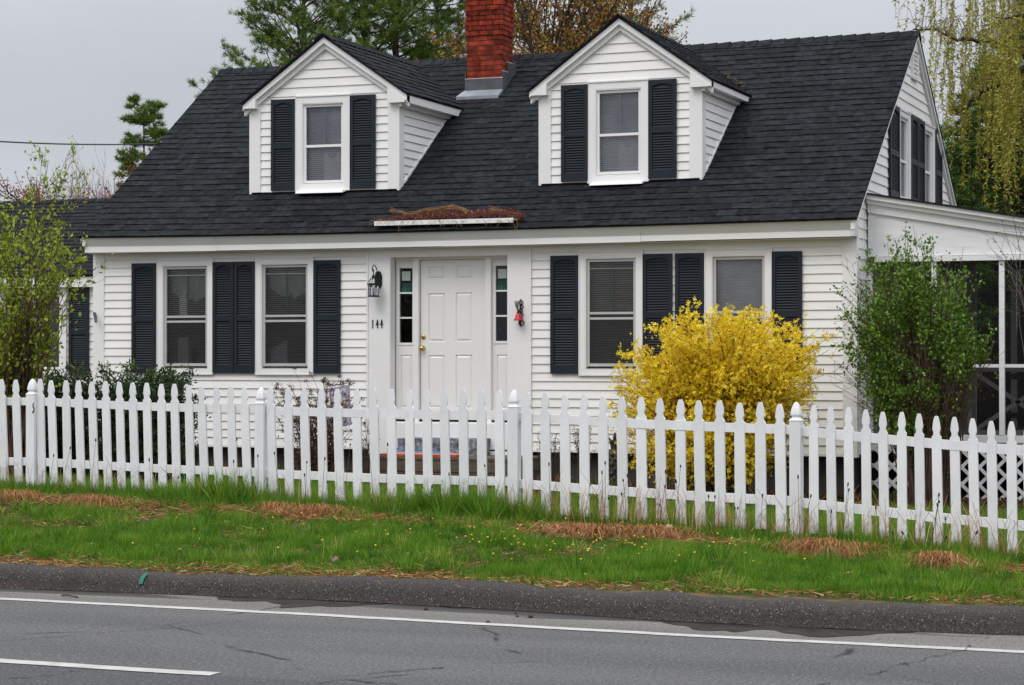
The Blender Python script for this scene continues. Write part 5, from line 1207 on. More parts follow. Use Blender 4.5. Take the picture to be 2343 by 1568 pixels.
# --- conifers
PINE = leafmat('pine_needles', [(0, (.040, .080, .010)), (.5, (.105, .185, .020)), (.85, (.19, .27, .035)), (1, (.30, .30, .06))], .6, .12)
PINED = leafmat('dark_pine_needles', [(0, (.024, .060, .010)), (.6, (.065, .135, .018)), (1, (.14, .20, .03))], .6, .1)
def pine(name, px, Y, z0, ztop, rad_, label, rng, zlow=3.0, tuft=14, nl=.11, nw=.009, whorl=.42, nb=6, dens=1.0, up=.28, m=None, group=None, lean=0, fork=False, prof=None, gz0=0.0):
    X = X_(px, Y); t = thing(name, (X, Y, gz0), label, 'tree', group); L_ = Lines(); nodes = []
    trunks = [(0, 0)] if not fork else [(-.28, 0), (.32, .2)]
    H = ztop
    for (ox, oy) in trunks:
        L_.add(np.array([[X + ox * min(1, z / H * 2.2) + lean * z / H + .04 * sin(z), Y + oy, gz0 + z - .3 * (k == 0)] for k, z in enumerate(np.linspace(0, H, 14))]), .012 * H + .02, .012, 7)
        z = zlow
        while z < H - .15:
            u = z / H; r = rad_ * (prof(u) if prof else (1 - u) ** .75 * 1.25)
            for k in range(nb):
                a = rng.uniform(0, 2 * pi); bl = r * rng.uniform(.6, 1.15); bx = X + ox * min(1, z / H * 2.2) + lean * u
                s = np.array([bx, Y + oy, gz0 + z + rng.uniform(-.12, .12)]); e = s + np.array([cos(a) * bl, sin(a) * bl, bl * rng.uniform(up - .2, up + .25)]); c = s + (e - s) * .55 + np.array([0, 0, -.06 * bl])
                P = bez(s, c, e, 6); L_.add(P, .010 + .010 * bl, .004)
                ns = max(3, int(bl * 6 * dens))
                for q in range(ns):
                    f = rng.uniform(.25, 1) ** .8 * 5; i = min(int(f), 4); pt = P[i] * (1 - f + i) + P[i + 1] * (f - i)
                    sd_ = rng.choice((-1, 1)); dd = np.array([cos(a + sd_ * .9), sin(a + sd_ * .9), rng.uniform(.1, .7)]); sl2 = (.18 + .22 * (1 - f / 5) * bl) * rng.uniform(.5, 1.2); p2 = pt + dd * sl2
                    L_.add([pt, p2], .004, .002)
                    for g_ in np.arange(.35, 1.01, .22 / max(.35, sl2)): nodes.append((pt + (p2 - pt) * min(g_, 1), dd))
                nodes.append((P[-1], (P[-1] - P[-2]) / (np.linalg.norm(P[-1] - P[-2]) + 1e-9)))
            z += whorl * rng.uniform(.8, 1.2)
        nodes.append((np.array([X + ox + lean, Y + oy, gz0 + H]), np.array([0, 0, 1.])))
    L_.mb.build('trunk', BARK, t)
    C = np.array([n_[0] for n_ in nodes]); D0 = np.array([n_[1] for n_ in nodes]); C = np.repeat(C, tuft, 0); D0 = np.repeat(D0, tuft, 0); n = len(C)
    cr_ = np.repeat(np.clip(rng.normal(.5, .2, len(nodes)), 0, 1), tuft)
    D = unit(D0 * .7 + rng.normal(size=(n, 3)) * .8 + np.array([0, 0, .35])); C = C + rng.normal(size=(n, 3)) * .02
    leafmesh('crown', m or PINE, t, C, D, perp(D, rng), nl * rng.uniform(.7, 1.2, n), nw, np.clip(cr_ + rng.normal(size=n) * .12, 0, 1), tri=True)
    return t
G1 = 'trees behind the cottage'
pine('pine_tree', 862, 42, 0, 12.6, 2.3, 'forked tall pine behind the roof just left of the chimney', np.random.default_rng(31), zlow=5.2, nb=6, up=.45, dens=1.25, fork=True, group=G1, nl=.12, nw=.013, whorl=.30, tuft=22, prof=lambda u: (1 - u) ** .6 * 1.3)
pine('pine_tree', 692, 40, 0, 11.2, 2.55, 'bushy pine behind the roof ridge left of the left dormer peak', np.random.default_rng(32), zlow=4.8, nb=7, up=.62, dens=1.35, group=G1, whorl=.27, nl=.12, nw=.013, tuft=22, prof=lambda u: (1 - u) ** .6 * 1.2)
pine('pine_tree', 1000, 44, 0, 11.6, 2.6, 'loose pine behind the roof touching the left side of the chimney', np.random.default_rng(36), zlow=5.2, nb=7, up=.35, dens=1.3, group=G1, nl=.12, nw=.013, whorl=.28, tuft=22, prof=lambda u: (1 - u) ** .6 * 1.3)
pine('pine_tree', 1440, 40, 0, 11.4, 1.9, 'grey-green pine behind the right dormer peak', np.random.default_rng(33), zlow=5.0, nb=6, up=.35, group=G1, whorl=.30, nl=.12, nw=.012, tuft=18)
pine('small_pine_tree', 330, 76, 0, 11.9, 1.55, 'small layered pine standing alone against the sky beside the roof slope', np.random.default_rng(34), zlow=5.5, nb=8, up=.12, group=G1, whorl=.42, nl=.22, nw=.028, tuft=16, dens=1.5, prof=lambda u: .55 if u > .9 else (.45 + (1 - u) * .9))
for k, (px, Y, zt, r_, lab) in enumerate(((2275, 46, 8.0, 2.6, 'dark green conifer behind the willow right of the gable'), (2385, 44, 9.2, 3.0, 'dense dark conifer at the right edge behind the willow'), (2215, 52, 6.6, 2.8, 'low dark conifer right behind the lower gable corner'), (2160, 50, 4.9, 2.0, 'shaded conifer seen through the porch screens'), (2345, 55, 7.6, 3.2, 'conifer farthest back behind the porch roof'))):
    pine('conifer_tree', px, Y, 0, zt, r_, lab, np.random.default_rng(40 + k), zlow=.6, nb=11, up=.15, group='dark conifers behind the porch', whorl=.27, nl=.17, nw=.03, tuft=12, dens=1.1, m=PINED)

# --- broadleaf tree with rusty spring buds
def tree(px, Y, H, spreadr, rng, levels=4, first=.3, up=.55, gz0=0.0, name='t', nb=4, r0=.12, ratio=.68):
    X = X_(px, Y); L_ = Lines(); tips = []; nodes = []
    def grow(p, d, ln, r, lv):
        d = d / np.linalg.norm(d); e = p + d * ln; mid = (p + e) / 2 + rng.normal(size=3) * .06 * ln; P = bez(p, mid, e, 4); L_.add(P, r, r * .6, 5 if lv < 2 else 3)
        if lv >= levels:
            for f in np.linspace(.2, 1, 6): nodes.append((p + (e - p) * f, d))
            return
        for _ in range(nb if lv else nb + 1):
            f = rng.uniform(.45, 1); q = p + (e - p) * f; nd_ = d + rng.normal(size=3) * .55 + np.array([0, 0, up * .4]); grow(q, nd_, ln * ratio * rng.uniform(.8, 1.15), r * .55, lv + 1)
        grow(e, d + rng.normal(size=3) * .25, ln * ratio, r * .6, lv + 1)
    L_.add(np.array([[X, Y, gz0 - .3], [X + .05, Y, gz0 + H * first]]), r0 * 1.2, r0, 8)
    for _ in range(6):
        a = rng.uniform(0, 2 * pi); grow(np.array([X + .05, Y, gz0 + H * first * rng.uniform(.75, 1)]), np.array([cos(a) * spreadr, sin(a) * spreadr, 1.0]), H * .26, r0 * .6, 1)
    return X, L_, np.array([n_[0] for n_ in nodes]), np.array([n_[1] for n_ in nodes])
BUD = leafmat('rusty_buds', [(0, (.14, .050, .014)), (.4, (.30, .12, .028)), (.7, (.32, .20, .035)), (1, (.26, .28, .05))], .7, .25)
for k, (px, Y, H, lab, n) in enumerate(((1312, 38, 9.4, 'rusty budding tree behind the roof between chimney and right dormer', 27000), (1215, 41, 8.6, 'thinly budding tree partly hidden by the brick chimney', 11000))):
    rng = np.random.default_rng(50 + k); X, Ls, nd, dr = tree(px, Y, H, .36, rng, 4, .45, gz0=0); t = thing('budding_tree', (X, Y, 0), lab, 'tree', G1); Ls.mb.build('trunk', BARK, t); leaves('crown', BUD, t, nd, dr, n, rng, .064, .040, .055, .5)
# red-leaved tree and grey far woods at left
REDL = leafmat('red_spring_leaves', [(0, (.16, .035, .025)), (1, (.34, .10, .07))], .7, .3)
rng = np.random.default_rng(60); X, Ls, nd, dr = tree(215, 62, 8.6, .8, rng, 4, .45, gz0=0); t = thing('red_leaved_tree', (X, 62, 0), 'low red-leaved tree showing just above the side wing roof', 'tree', G1)
Ls.mb.build('trunk', BARK, t); leaves('crown', REDL, t, nd, dr, 9000, rng, .10, .05, .09, .5)
GREYW = mat('far_grey_twigs', (.33, .28, .28), .9, .1, 2)

for k, (px, Y, H, sp) in enumerate(((20, 88, 10.3, .7), (100, 92, 10.5, .7), (185, 96, 10.8, .7), (262, 86, 11.6, .6), (-60, 90, 10.4, .7), (325, 90, 9.6, .7))):
    rng = np.random.default_rng(70 + k); X, Ls, nd, dr = tree(px, Y, H, sp, rng, 4, .38, gz0=0, r0=.11)
    t = thing('bare_tree', (X, Y, 0), ['bare grey tree over the wing roof, leftmost in view', 'bare grey tree above the left shrub', 'bare grey tree behind the red-leaved tree', 'taller bare tree beside the roof slope and small pine', 'bare grey tree just beyond the left edge', 'bare tree hidden mostly by the roof slope'][k], 'tree', 'bare trees on the horizon')
    Ls.mb.build('trunk', GREYW, t)
    n = 2600; i = rng.integers(0, len(nd), n); D = unit(dr[i] + rng.normal(size=(n, 3)) * .5 + np.array([0, 0, .5])); leafmesh('twigs', GREYW, t, nd[i], D, perp(D, rng), rng.uniform(.3, .7, n), .022, rng.random(n), tri=True)

# --- weeping willow at right
rng = np.random.default_rng(80)
WYY = 33.5; X = X_(2560, WYY); t = thing('willow_tree', (X, WYY, 0), 'weeping willow with long yellow-green strands hanging at the upper right', 'tree')
L_ = Lines(); P0 = np.array([X, WYY, -.3]); L_.add([P0, (X - .1, WYY, 2.2), (X - .2, WYY, 4.6)], .34, .24, 8)
limbs = []
def wp(px, py, dy=0): return np.array(at(px, py, WYY + dy))
for pts, r in (([(X - .2, WYY, 4.2), wp(2420, 110), wp(2343, 152), wp(2260, 205), wp(2215, 245), wp(2190, 262)], .085),
               ([(X - .2, WYY, 4.6), wp(2440, -20), wp(2343, 85), wp(2270, 90), wp(2215, 98), wp(2160, 75), wp(2090, 66)], .06),
               ([(X - .2, WYY, 4.6), wp(2450, -220), wp(2330, -120), wp(2230, -60), wp(2130, -40), wp(2050, 0)], .08),
               ([(X - .2, WYY, 4.6), wp(2480, -300, .8), wp(2300, -220, 1), wp(2180, -160, 1.2)], .07), ([(X - .2, WYY, 4.2), wp(2460, 60, -1), wp(2380, 20, -1.2), wp(2280, 40, -1.4)], .06),
               ([(X - .2, WYY, 4.6), (X + .5, WYY, 8), (X + 1.5, WYY + 1, 9.5)], .1), ([(X - .2, WYY, 4.6), (X + .2, WYY - 2, 8), (X - .5, WYY - 3, 9)], .09)):
    pts = [np.array(p, float) for p in pts]; fine = []
    for a, b in zip(pts, pts[1:]):
        for s in np.linspace(0, 1, 5)[:-1]: fine.append(a + (b - a) * s + rng.normal(size=3) * .025)
    fine.append(pts[-1]); L_.add(fine, r, .012, 6); limbs.append(np.array(fine))
Cs, Ds, Rs = [], [], []; S_ = Lines(); cnt = 0
while cnt < 360:
    lb = limbs[rng.choice(len(limbs), p=[.2, .2, .24, .14, .12, .06, .04])]; f = rng.uniform(.22, 1) * (len(lb) - 1); i = min(int(f), len(lb) - 2); p = lb[i] + (lb[i + 1] - lb[i]) * (f - i)
    off = np.array([rng.normal() * .30, rng.normal() * .7, abs(rng.normal()) * .25]); q = p + off; S_.add([p, (p + q) / 2 + np.array([0, 0, .1]), q], .006, .003)
    d_ = q - np.array([0, 0, 0]); fwd = -sin(YAW) * q[0] + cos(YAW) * q[1]; sx = CX + FPX * (cos(YAW) * q[0] + sin(YAW) * q[1]) / fwd; sy = HZ - FPX * (q[2] - EYE) / fwd
    low = np.interp(sx, [2030, 2100, 2150, 2185, 2215, 2300, 2400], [70, 110, 320, 360, 400, 470, 520]) * (rng.uniform(.30, .85) if rng.random() < .72 else rng.uniform(.7, 1.1))
    if sx < 2035 or low <= sy + 20 or (sx < 2200 and rng.random() < .45): cnt += .34; continue
    ln = (low - sy) / FPX * fwd; ln = min(ln, 4.2); m_ = max(4, int(ln / .25)); swx, swy = rng.normal() * .12, rng.normal() * .12
    zz_ = np.linspace(0, 1, m_); P = q + np.stack([swx * zz_ ** .5 + .02 * np.sin(zz_ * 9 + cnt), swy * zz_ ** .5, -ln * zz_], 1); S_.add(P, .0035, .0018)
    nl = int(ln / .028); f2 = rng.uniform(0, 1, nl) * (m_ - 1); i2 = np.minimum(f2.astype(int), m_ - 2); pp = P[i2] + (P[i2 + 1] - P[i2]) * (f2 - i2)[:, None]
    Cs.append(pp); dd = rng.normal(size=(nl, 3)) * .75 + np.array([0, 0, -.5]); Ds.append(unit(dd)); Rs.append(np.clip(rng.normal(rng.normal(.5, .15), .18, nl), 0, 1)); cnt += 1
L_.mb.build('trunk', BARK, t); S_.mb.build('strands', mat('willow_twig', (.16, .13, .05), .8, .2, 5), t)
WIL = leafmat('willow_leaves', [(0, (.19, .18, .015)), (.5, (.36, .34, .035)), (1, (.55, .50, .10))], .6, .35)
C = np.vstack(Cs); D = np.vstack(Ds); leafmesh('hanging_foliage', WIL, t, C, D, perp(D, rng), rng.uniform(.045, .085, len(C)), .024, np.concatenate(Rs))
# --- bare twigged shrub reaching in from the right edge
rng = np.random.default_rng(81); b = gpt(2440, 22.0); t = thing('bare_shrub', b, 'bare twigged shrub reaching in at the right edge before the porch beam', 'shrub')
T = np.array([at(px, py, 22 + rng.uniform(-.3, .3)) for px, py in ((2262, 560), (2272, 540), (2290, 500), (2300, 585), (2318, 492), (2275, 575), (2330, 520), (2350, 480), (2380, 470), (2400, 520), (2450, 470), (2480, 500), (2330, 560))])
Ls, nd, dr = shrub((b[0], b[1], b[2]), .15, T, rng, .009, 9, .2, .15, .6, .002, .3); Ls.mb.build('branches', mat('grey_twig', (.10, .085, .08), .9, .2, 6), t); leaves('bud_leaves', GRL, t, nd, dr, 190, rng, .03, .014, .01)

# ================= grass =================
GRASS = leafmat('grass_blades', [(0, (.024, .078, .005)), (.3, (.062, .170, .008)), (.6, (.120, .260, .014)), (.85, (.22, .33, .03)), (1, (.38, .36, .10))], .55, .3)
DEAD = leafmat('dead_grass_blades', [(0, (.09, .030, .010)), (.4, (.28, .11, .035)), (.75, (.46, .25, .10)), (1, (.66, .48, .26))], .8, .1)
def frustum_pts(n, y0, y1, rng, m=1.0):
    Y = rng.uniform(y0, y1, n); X = rng.uniform(0, 1, n) * ((-.13 * Y + .3 + m * 5) - (-.695 * Y - m * 2.5)) + (-.695 * Y - m * 2.5); return X, Y
rng = np.random.default_rng(90)
X, Y = frustum_pts(460000, 13.3, 17.25, rng, .6)
ky = kerb_y(X) + .27; fy = fence_y(X); v = (Y - ky) / (fy - ky); ok = (v > 0) & (v < 1.06)
n1 = fbm(X, Y, 1.5); n2 = fbm(X + 31, Y * 1.8 + 7, 3.1); n3 = vnoise(X, Y, 9.0)
bare = np.clip(1.15 - v / .16, 0, 1)                     # thin strip along the kerb
band = np.exp(-((v - .80 + .08 * (n1 - .5)) / .07) ** 2)      # thatch in front of the fence
dens = (.45 + .9 * np.clip((n1 - .38) * 3.2, 0, 1)) * (1 - .86 * bare) * (1 - .85 * band * np.clip((n2 - .28) * 4, 0, 1)) * (.35 + .8 * np.clip((n2 - .28) * 4, 0, 1))
ok &= rng.random(len(X)) < dens; X, Y, v, n1, n2, n3, band = (a[ok] for a in (X, Y, v, n1, n2, n3, band)); n = len(X)
pxs = CX + FPX * (cos(YAW) * X + sin(YAW) * Y) / (-sin(YAW) * X + cos(YAW) * Y)
lush = np.exp(-((pxs - 1060) / 110) ** 2) + .9 * np.exp(-((pxs - 510) / 60) ** 2) + .35
h = .030 + .055 * np.clip((n1 - .3) * 2, 0, 1) + .04 * n3 * n2
tall = np.clip((v - .84) / .1, 0, 1); h = h + tall * (.03 + .13 * np.clip(lush, 0, 1.2) * rng.random(n))
h *= rng.uniform(.55, 1.3, n)
C = np.stack([X, Y, gz(X, Y) - .008], 1); tf = rng.normal(size=(n, 3)) * .36; tf[:, 0] += (vnoise(X, Y, 4.3) - .5) * 1.2; D = unit(np.stack([np.zeros(n), np.zeros(n), np.ones(n)], 1) + tf); D[:, 2] = np.abs(D[:, 2])
rr = np.clip(.10 + .62 * n1 + .45 * (n2 - .5) + rng.normal(size=n) * .16 + .35 * (n3 - .5), 0, 1)
tag(leafmesh('verge_grass', GRASS, None, C, D, perp(D, rng), h, rng.uniform(.005, .0095, n), rr, tri=True), 'fresh green grass on the verge between kerb and picket fence', 'grass', kind='stuff')
# denser tufts
nt_ = 1700; TX, TY = frustum_pts(nt_, 13.5, 17.1, rng, .6); vv_ = (TY - kerb_y(TX) - .27) / (fence_y(TX) - kerb_y(TX) - .27); pk_ = CX + FPX * (cos(YAW) * TX + sin(YAW) * TY) / (-sin(YAW) * TX + cos(YAW) * TY); kt = (vv_ > .10) & (vv_ < 1.0) & ~((vv_ > .62) & (vv_ < .93) & ((pk_ > 1190) | ((pk_ < 880) & (pk_ > 570)) | (pk_ < 380)) & (rng.random(nt_) < .8)) & (rng.random(nt_) < .25 + fbm(TX, TY, 1.5)); TX, TY, vv_ = TX[kt], TY[kt], vv_[kt]
pt_ = CX + FPX * (cos(YAW) * TX + sin(YAW) * TY) / (-sin(YAW) * TX + cos(YAW) * TY); foot = (vv_ > .86) * (.15 + np.exp(-((pt_ - 1050) / 130) ** 2) + .9 * np.exp(-((pt_ - 510) / 75) ** 2))
TH = rng.uniform(.06, .155, len(TX)) + foot * .22; TR = rng.uniform(.03, .09, len(TX)); TB = np.clip(rng.normal(.5, .2, len(TX)), .1, .9); nb_ = 55
I = np.repeat(np.arange(len(TX)), nb_); m_ = len(I); aa = rng.uniform(0, 2 * pi, m_); q_ = np.sqrt(rng.random(m_)); X = TX[I] + TR[I] * q_ * np.cos(aa); Y = TY[I] + TR[I] * q_ * np.sin(aa) * .8
D = unit(np.stack([np.cos(aa) * .55 * q_, np.sin(aa) * .55 * q_, np.ones(m_)], 1) + rng.normal(size=(m_, 3)) * .22); C = np.stack([X, Y, gz(X, Y) - .008], 1)
nx2 = 300; px2 = np.concatenate([rng.normal(1045, 95, 120), rng.normal(515, 55, 60), rng.uniform(-60, 1250, 80), rng.uniform(1250, 2350, 40)]); d2 = np.array([depth(p) for p in px2]) - rng.uniform(-.05, .30, nx2)
q2 = np.array([atd(p, 1000, d) for p, d in zip(px2, d2)]); H2 = rng.uniform(.10, .24, nx2) * np.where(np.arange(nx2) < 180, 1.15, .62); B2_ = np.clip(rng.normal(.55, .18, nx2), .1, .95); I2 = np.repeat(np.arange(nx2), 46); m2_ = len(I2)
a2 = rng.uniform(0, 2 * pi, m2_); s2 = np.sqrt(rng.random(m2_)); X2 = q2[I2, 0] + .07 * s2 * np.cos(a2); Y2 = q2[I2, 1] + .06 * s2 * np.sin(a2); D2 = unit(np.stack([np.cos(a2) * .6 * s2, np.sin(a2) * .6 * s2, np.ones(m2_)], 1) + rng.normal(size=(m2_, 3)) * .25)
tag(leafmesh('fence_foot_grass', GRASS, None, np.stack([X2, Y2, gz(X2, Y2) - .01], 1), D2, perp(D2, rng), H2[I2] * rng.uniform(.55, 1.25, m2_), rng.uniform(.008, .013, m2_), np.clip(B2_[I2] + rng.normal(size=m2_) * .16, 0, 1), tri=True), 'long ragged grass growing against the foot of the picket fence', 'grass', kind='stuff')
tag(leafmesh('grass_tufts', GRASS, None, C, D, perp(D, rng), TH[I] * rng.uniform(.6, 1.25, m_), rng.uniform(.006, .010, m_), np.clip(TB[I] + rng.normal(size=m_) * .14, 0, 1), tri=True), 'taller fresh grass tufts scattered over the verge and at the fence foot', 'grass', kind='stuff')
# dead flattened blades: kerb strip + band by the fence
X, Y = frustum_pts(88000, 13.3, 17.2, rng, .6); ky = kerb_y(X) + .2; fy = fence_y(X); v = (Y - ky) / (fy - ky)
n1 = fbm(X, Y, 1.5); n2 = fbm(X + 31, Y * 1.8 + 7, 3.1); band = np.exp(-((v - .80 + .08 * (n1 - .5)) / .085) ** 2) * np.clip((n2 - .26) * 4, 0, 1)
pr = .9 * np.clip((1.15 + .5 * n1) - v / .16, 0, 1) * (.3 + n2) + 1.1 * band + .08 + .45 * np.clip((.40 - n1) * 5, 0, 1)
ok = (v > 0) & (v < 1) & (rng.random(len(X)) < pr); X, Y, band = X[ok], Y[ok], band[ok]; n = len(X)
a = rng.uniform(0, 2 * pi, n); D = unit(np.stack([np.cos(a), np.sin(a), rng.uniform(-.05, .35, n)], 1)); C = np.stack([X, Y, gz(X, Y) + rng.uniform(.002, .03, n)], 1)
tag(leafmesh('dead_grass', DEAD, None, C, D, perp(D, rng), rng.uniform(.03, .10, n) * (1 + 1.2 * band), .0065, np.clip(rng.normal(.45, .28, n), 0, 1), tri=True), 'dead brown grass and leaf litter matted along the kerb and fence foot', 'dead grass', kind='stuff')
# lawn behind the fence
X, Y = frustum_pts(125000, 16.4, 24.4, rng, .8); ok = (Y > fence_y(X) + .02); X, Y = X[ok], Y[ok]; n1 = fbm(X, Y, 1.2); n2 = fbm(X + 9, Y, 3.0)
bed = (Y > 23.2) | ((Y > 22.4) & (X < -8.0)); ok = (rng.random(len(X)) < (.35 + n1)) & (~bed | (rng.random(len(X)) < .12)); X, Y, n1, n2 = X[ok], Y[ok], n1[ok], n2[ok]; n = len(X)
C = np.stack([X, Y, gz(X, Y) - .008], 1); D = unit(np.array([0, 0, 1.]) + rng.normal(size=(n, 3)) * .4); D[:, 2] = abs(D[:, 2])
tag(leafmesh('lawn_grass', GRASS, None, C, D, perp(D, rng), rng.uniform(.05, .11, n), rng.uniform(.008, .013, n), np.clip(.3 + .5 * n1 + rng.normal(size=n) * .12, 0, 1), tri=True), 'green lawn between the picket fence and the house', 'lawn', kind='stuff')
# bark mulch and leaf litter at the house foot
X, Y = frustum_pts(26000, 22.3, 24.9, rng, .5); ok = ((Y > 23.2) | (X < -8.2)); X, Y = X[ok], Y[ok]; n = len(X); a = rng.uniform(0, 2 * pi, n); D = unit(np.stack([np.cos(a), np.sin(a), rng.uniform(-.1, .5, n)], 1))
LIT = leafmat('leaf_litter', [(0, (.03, .012, .008)), (.6, (.09, .035, .018)), (1, (.20, .09, .05))], .9, .05)
tag(leafmesh('leaf_litter', LIT, None, np.stack([X, Y, gz(X, Y) + rng.uniform(0, .02, n)], 1), D, perp(D, rng), rng.uniform(.03, .06, n), .028, rng.random(n)), 'brown leaf litter and mulch in the bed along the house', 'leaf litter', kind='stuff')
# dry upright straws along the fence
n = 760; pxx = np.where(rng.random(n) < .72, rng.uniform(1180, 2400, n), rng.uniform(-60, 1180, n)); straws = MB()
for px in pxx:
    d = depth(px) - rng.uniform(-.10, .32); q = atd(px, 1000, d); zg = float(gz(q[0], q[1])); hh = rng.uniform(.08, .50) * (1 if px > 1180 else .8); lx, ly = rng.normal() * .18, rng.normal() * .18
    straws.tube([(q[0], q[1], zg - .02), (q[0] + lx * hh * .5, q[1] + ly * hh * .5, zg + hh * .55), (q[0] + lx * hh * 1.3 + rng.normal() * .02, q[1] + ly * hh * 1.3, zg + hh * rng.uniform(.75, 1))], [.0026, .002, .0011], 3, r=float(np.clip(rng.normal(.6, .25), 0, 1)), cap=False)
tag(straws.build('dry_straws', DEAD), 'thin dry straw stalks standing along the foot of the fence', 'dry stalks', kind='stuff')
# ================= small things =================
# plantain seed stalks: one made, the rest copied
def two_mat(o, m2, idx_from):
    o.data.materials.append(m2)
    for p in o.data.polygons:
        if p.index >= idx_from: p.material_index = 1
    return o
STALK = mat('stalk_green_brown', (.10, .075, .035), .8, .2, 9); HEAD = mat('seed_head_dark', (.012, .011, .013), .9, .2, 9)
heads = [(60, 118, 0), (340, 118, 0), (445, 70, 0), (605, 20, 0), (943, 145, 0), (1128, 258, 0), (1475, 155, 0), (1495, 15, 0), (1628, 120, 0), (1732, 103, 0), (1937, 160, 0), (1922, 240, 0), (2050, 138, 0), (2068, 285, 0),
 (905, 182, 1), (680, 235, 1), (572, 315, 1), (1310, 172, 1), (1665, 165, 1), (1645, 225, 1), (1805, 245, 1), (1778, 275, 1), (1768, 360, 1), (2045, 220, 1), (2043, 312, 1), (2140, 185, 1), (2112, 280, 1), (2010, 430, 1), (1570, 300, 1), (1685, 388, 1), (293, 48, 1), (57, 50, 1), (172, 55, 1),
 (727, 253, 2), (1042, 300, 2), (1048, 335, 2), (808, 372, 2), (162, 376, 2), (203, 378, 2), (503, 370, 2), (328, 450, 2), (347, 450, 2), (937, 470, 2), (672, 522, 2), (1615, 365, 2), (1605, 430, 2), (1618, 410, 2), (1655, 515, 2), (1217, 445, 2), (1282, 635, 2), (1325, 605, 2), (1852, 603, 2), (1660, 635, 2), (1385, 605, 2), (1086, 630, 2)]
for k, (hx, hy, q) in enumerate(heads):
    px = (hx / 2.154 + 1000 * q) / 1.2804; py = (hy / 2.154 + 1280) / 1.2804; d = depth(px) - .16 - .12 * R0.random(); hpt = Vector(atd(px, py, d))
    gx, gy = hpt.x + R0.uniform(-.08, .05), hpt.y + R0.uniform(-.06, .06); gzz = float(gz(gx, gy)) - .01; foot = Vector((gx, gy, gzz)); hgt = max(hpt.z - gzz, .08)
    dr_ = (hpt - foot); mid = foot + dr_ * .5 + Vector((R0.uniform(-.02, .02), 0, .01)); g = MB()
    g.tube([foot - foot, mid - foot, dr_], [.0024, .002, .0016], 4); nf_ = len(g.f); tip = (dr_ - (mid - foot)).normalized(); L0 = R0.uniform(.022, .034)
    g.tube([dr_ - tip * L0 * .5, dr_ - tip * L0 * .25, dr_ + tip * L0 * .25, dr_ + tip * L0 * .55], [.003, .0065, .006, .002], 6)
    o = g.build('seed_stalk', STALK); o.location = foot; two_mat(o, HEAD, nf_)
    tag(o, 'thin weed stalk with a small dark seed head in front of the fence', 'weed stalk', 'weed stalks standing along the fence')
# dandelions
DST = mat('dandelion_stem', (.08, .16, .03), .6, .1, 9); DHD = mat('dandelion_yellow', (.62, .44, .03), .6, .1, 9)
def ground_hit(px, py):
    r = ray(px, py); t = 12.5
    for _ in range(400):
        t += .02
        if EYE + r[2] * t <= float(gz(r[0] * t, r[1] * t)): break
    return (r[0] * t, r[1] * t, float(gz(r[0] * t, r[1] * t)))
protos = []
for k in range(3):
    g = MB(); hgt = .045 + .012 * k; g.tube([(0, 0, -.01), (.004 * k, 0, hgt)], [.0022, .0018], 4); nf_ = len(g.f); g.lathe((.004 * k, 0, hgt), [(.004, -.004), (.013, 0), (.015, .004), (.010, .009), (.003, .011)], 9)
    o = g.build('dandelion', DST); two_mat(o, DHD, nf_); protos.append(o)
rd = random.Random(4); spots = []
for _ in range(115):
    if rd.random() < .72: px, py = rd.gauss(1330, 260), rd.gauss(1262, 20)
    else: px, py = rd.uniform(90, 1900), rd.uniform(1205, 1300)
    if 60 < px < 2050: spots.append((px, py + (px - 1330) * .022))
for k, (px, py) in enumerate(spots):
    x, y, z = ground_hit(px, min(py, 1330)); o = protos[k % 3] if k < 3 else protos[k % 3].copy()
    if k >= 3: COL.objects.link(o)
    o.location = (x, y, z + .004); s = rd.uniform(.42, .68); o.scale = (s, s, rd.uniform(.7, 1.1)); o.rotation_euler = (rd.uniform(-.25, .35), rd.uniform(-.25, .25), rd.uniform(0, 6))
    tag(o, 'tiny yellow dandelion flower in the verge grass', 'dandelion', 'dandelions in the verge')
# clumps of dead ornamental grass
rngc = np.random.default_rng(123)
def clump(px, py, rx, ry, h, n, label, flat=.5):
    cx, cy, cz = ground_hit(px, py); V = []; R = []
    for _ in range(n):
        a = rngc.uniform(0, 2 * pi); r = abs(rngc.normal()) * .62; bx, by = cx + rx * r * cos(a) * .75, cy + ry * r * sin(a) * .75; L0 = rngc.uniform(.08, .24) * (1 - flat * .2)
        an = a + rngc.normal() * 1.3; dx_, dy_ = cos(an), sin(an); w_ = rngc.uniform(.003, .006); hh = h * rngc.uniform(.3, 1); P = []
        for s in (0, .33, .66, 1): P.append(np.array([bx + dx_ * L0 * s, by + dy_ * L0 * s, 0 + hh * (1 - (2 * s - .75) ** 2 * .9) + .004]))
        z0 = float(gz(bx, by)) - .006; sd_ = np.array([-dy_, dx_, rngc.normal() * .3]) * w_ / 2; r_ = float(np.clip(rngc.normal(.5, .2), 0, 1))
        for k in range(3):
            p, q = P[k] + [0, 0, z0], P[k + 1] + [0, 0, z0]; p[2] = max(p[2], z0 + .008); q[2] = max(q[2], z0 + .008); w0, w1 = 1 - k * .25, 1 - (k + 1) * .25
            V += [p - sd_ * w0, p + sd_ * w0, q + sd_ * w1, q - sd_ * w1]; R.append(r_)
    o = arrmesh('dead_grass_clump', DEAD, None, np.array(V), 4, R); tag(o, label, 'dead grass clump', 'tan clumps of dead grass on the verge'); return o
clump(1876, 1278, .32, .17, .16, 1000, 'largest tan mound of dead grass left of the lone small clump'); clump(2152, 1303, .22, .14, .14, 650, 'small tan clump of dead grass nearest the right edge')
clump(1330, 1228, .42, .16, .11, 1100, 'flattened orange-brown straw left of centre of the long matted strip'); clump(1490, 1232, .42, .15, .11, 1100, 'flattened straw at the right part of the long matted strip', .6)
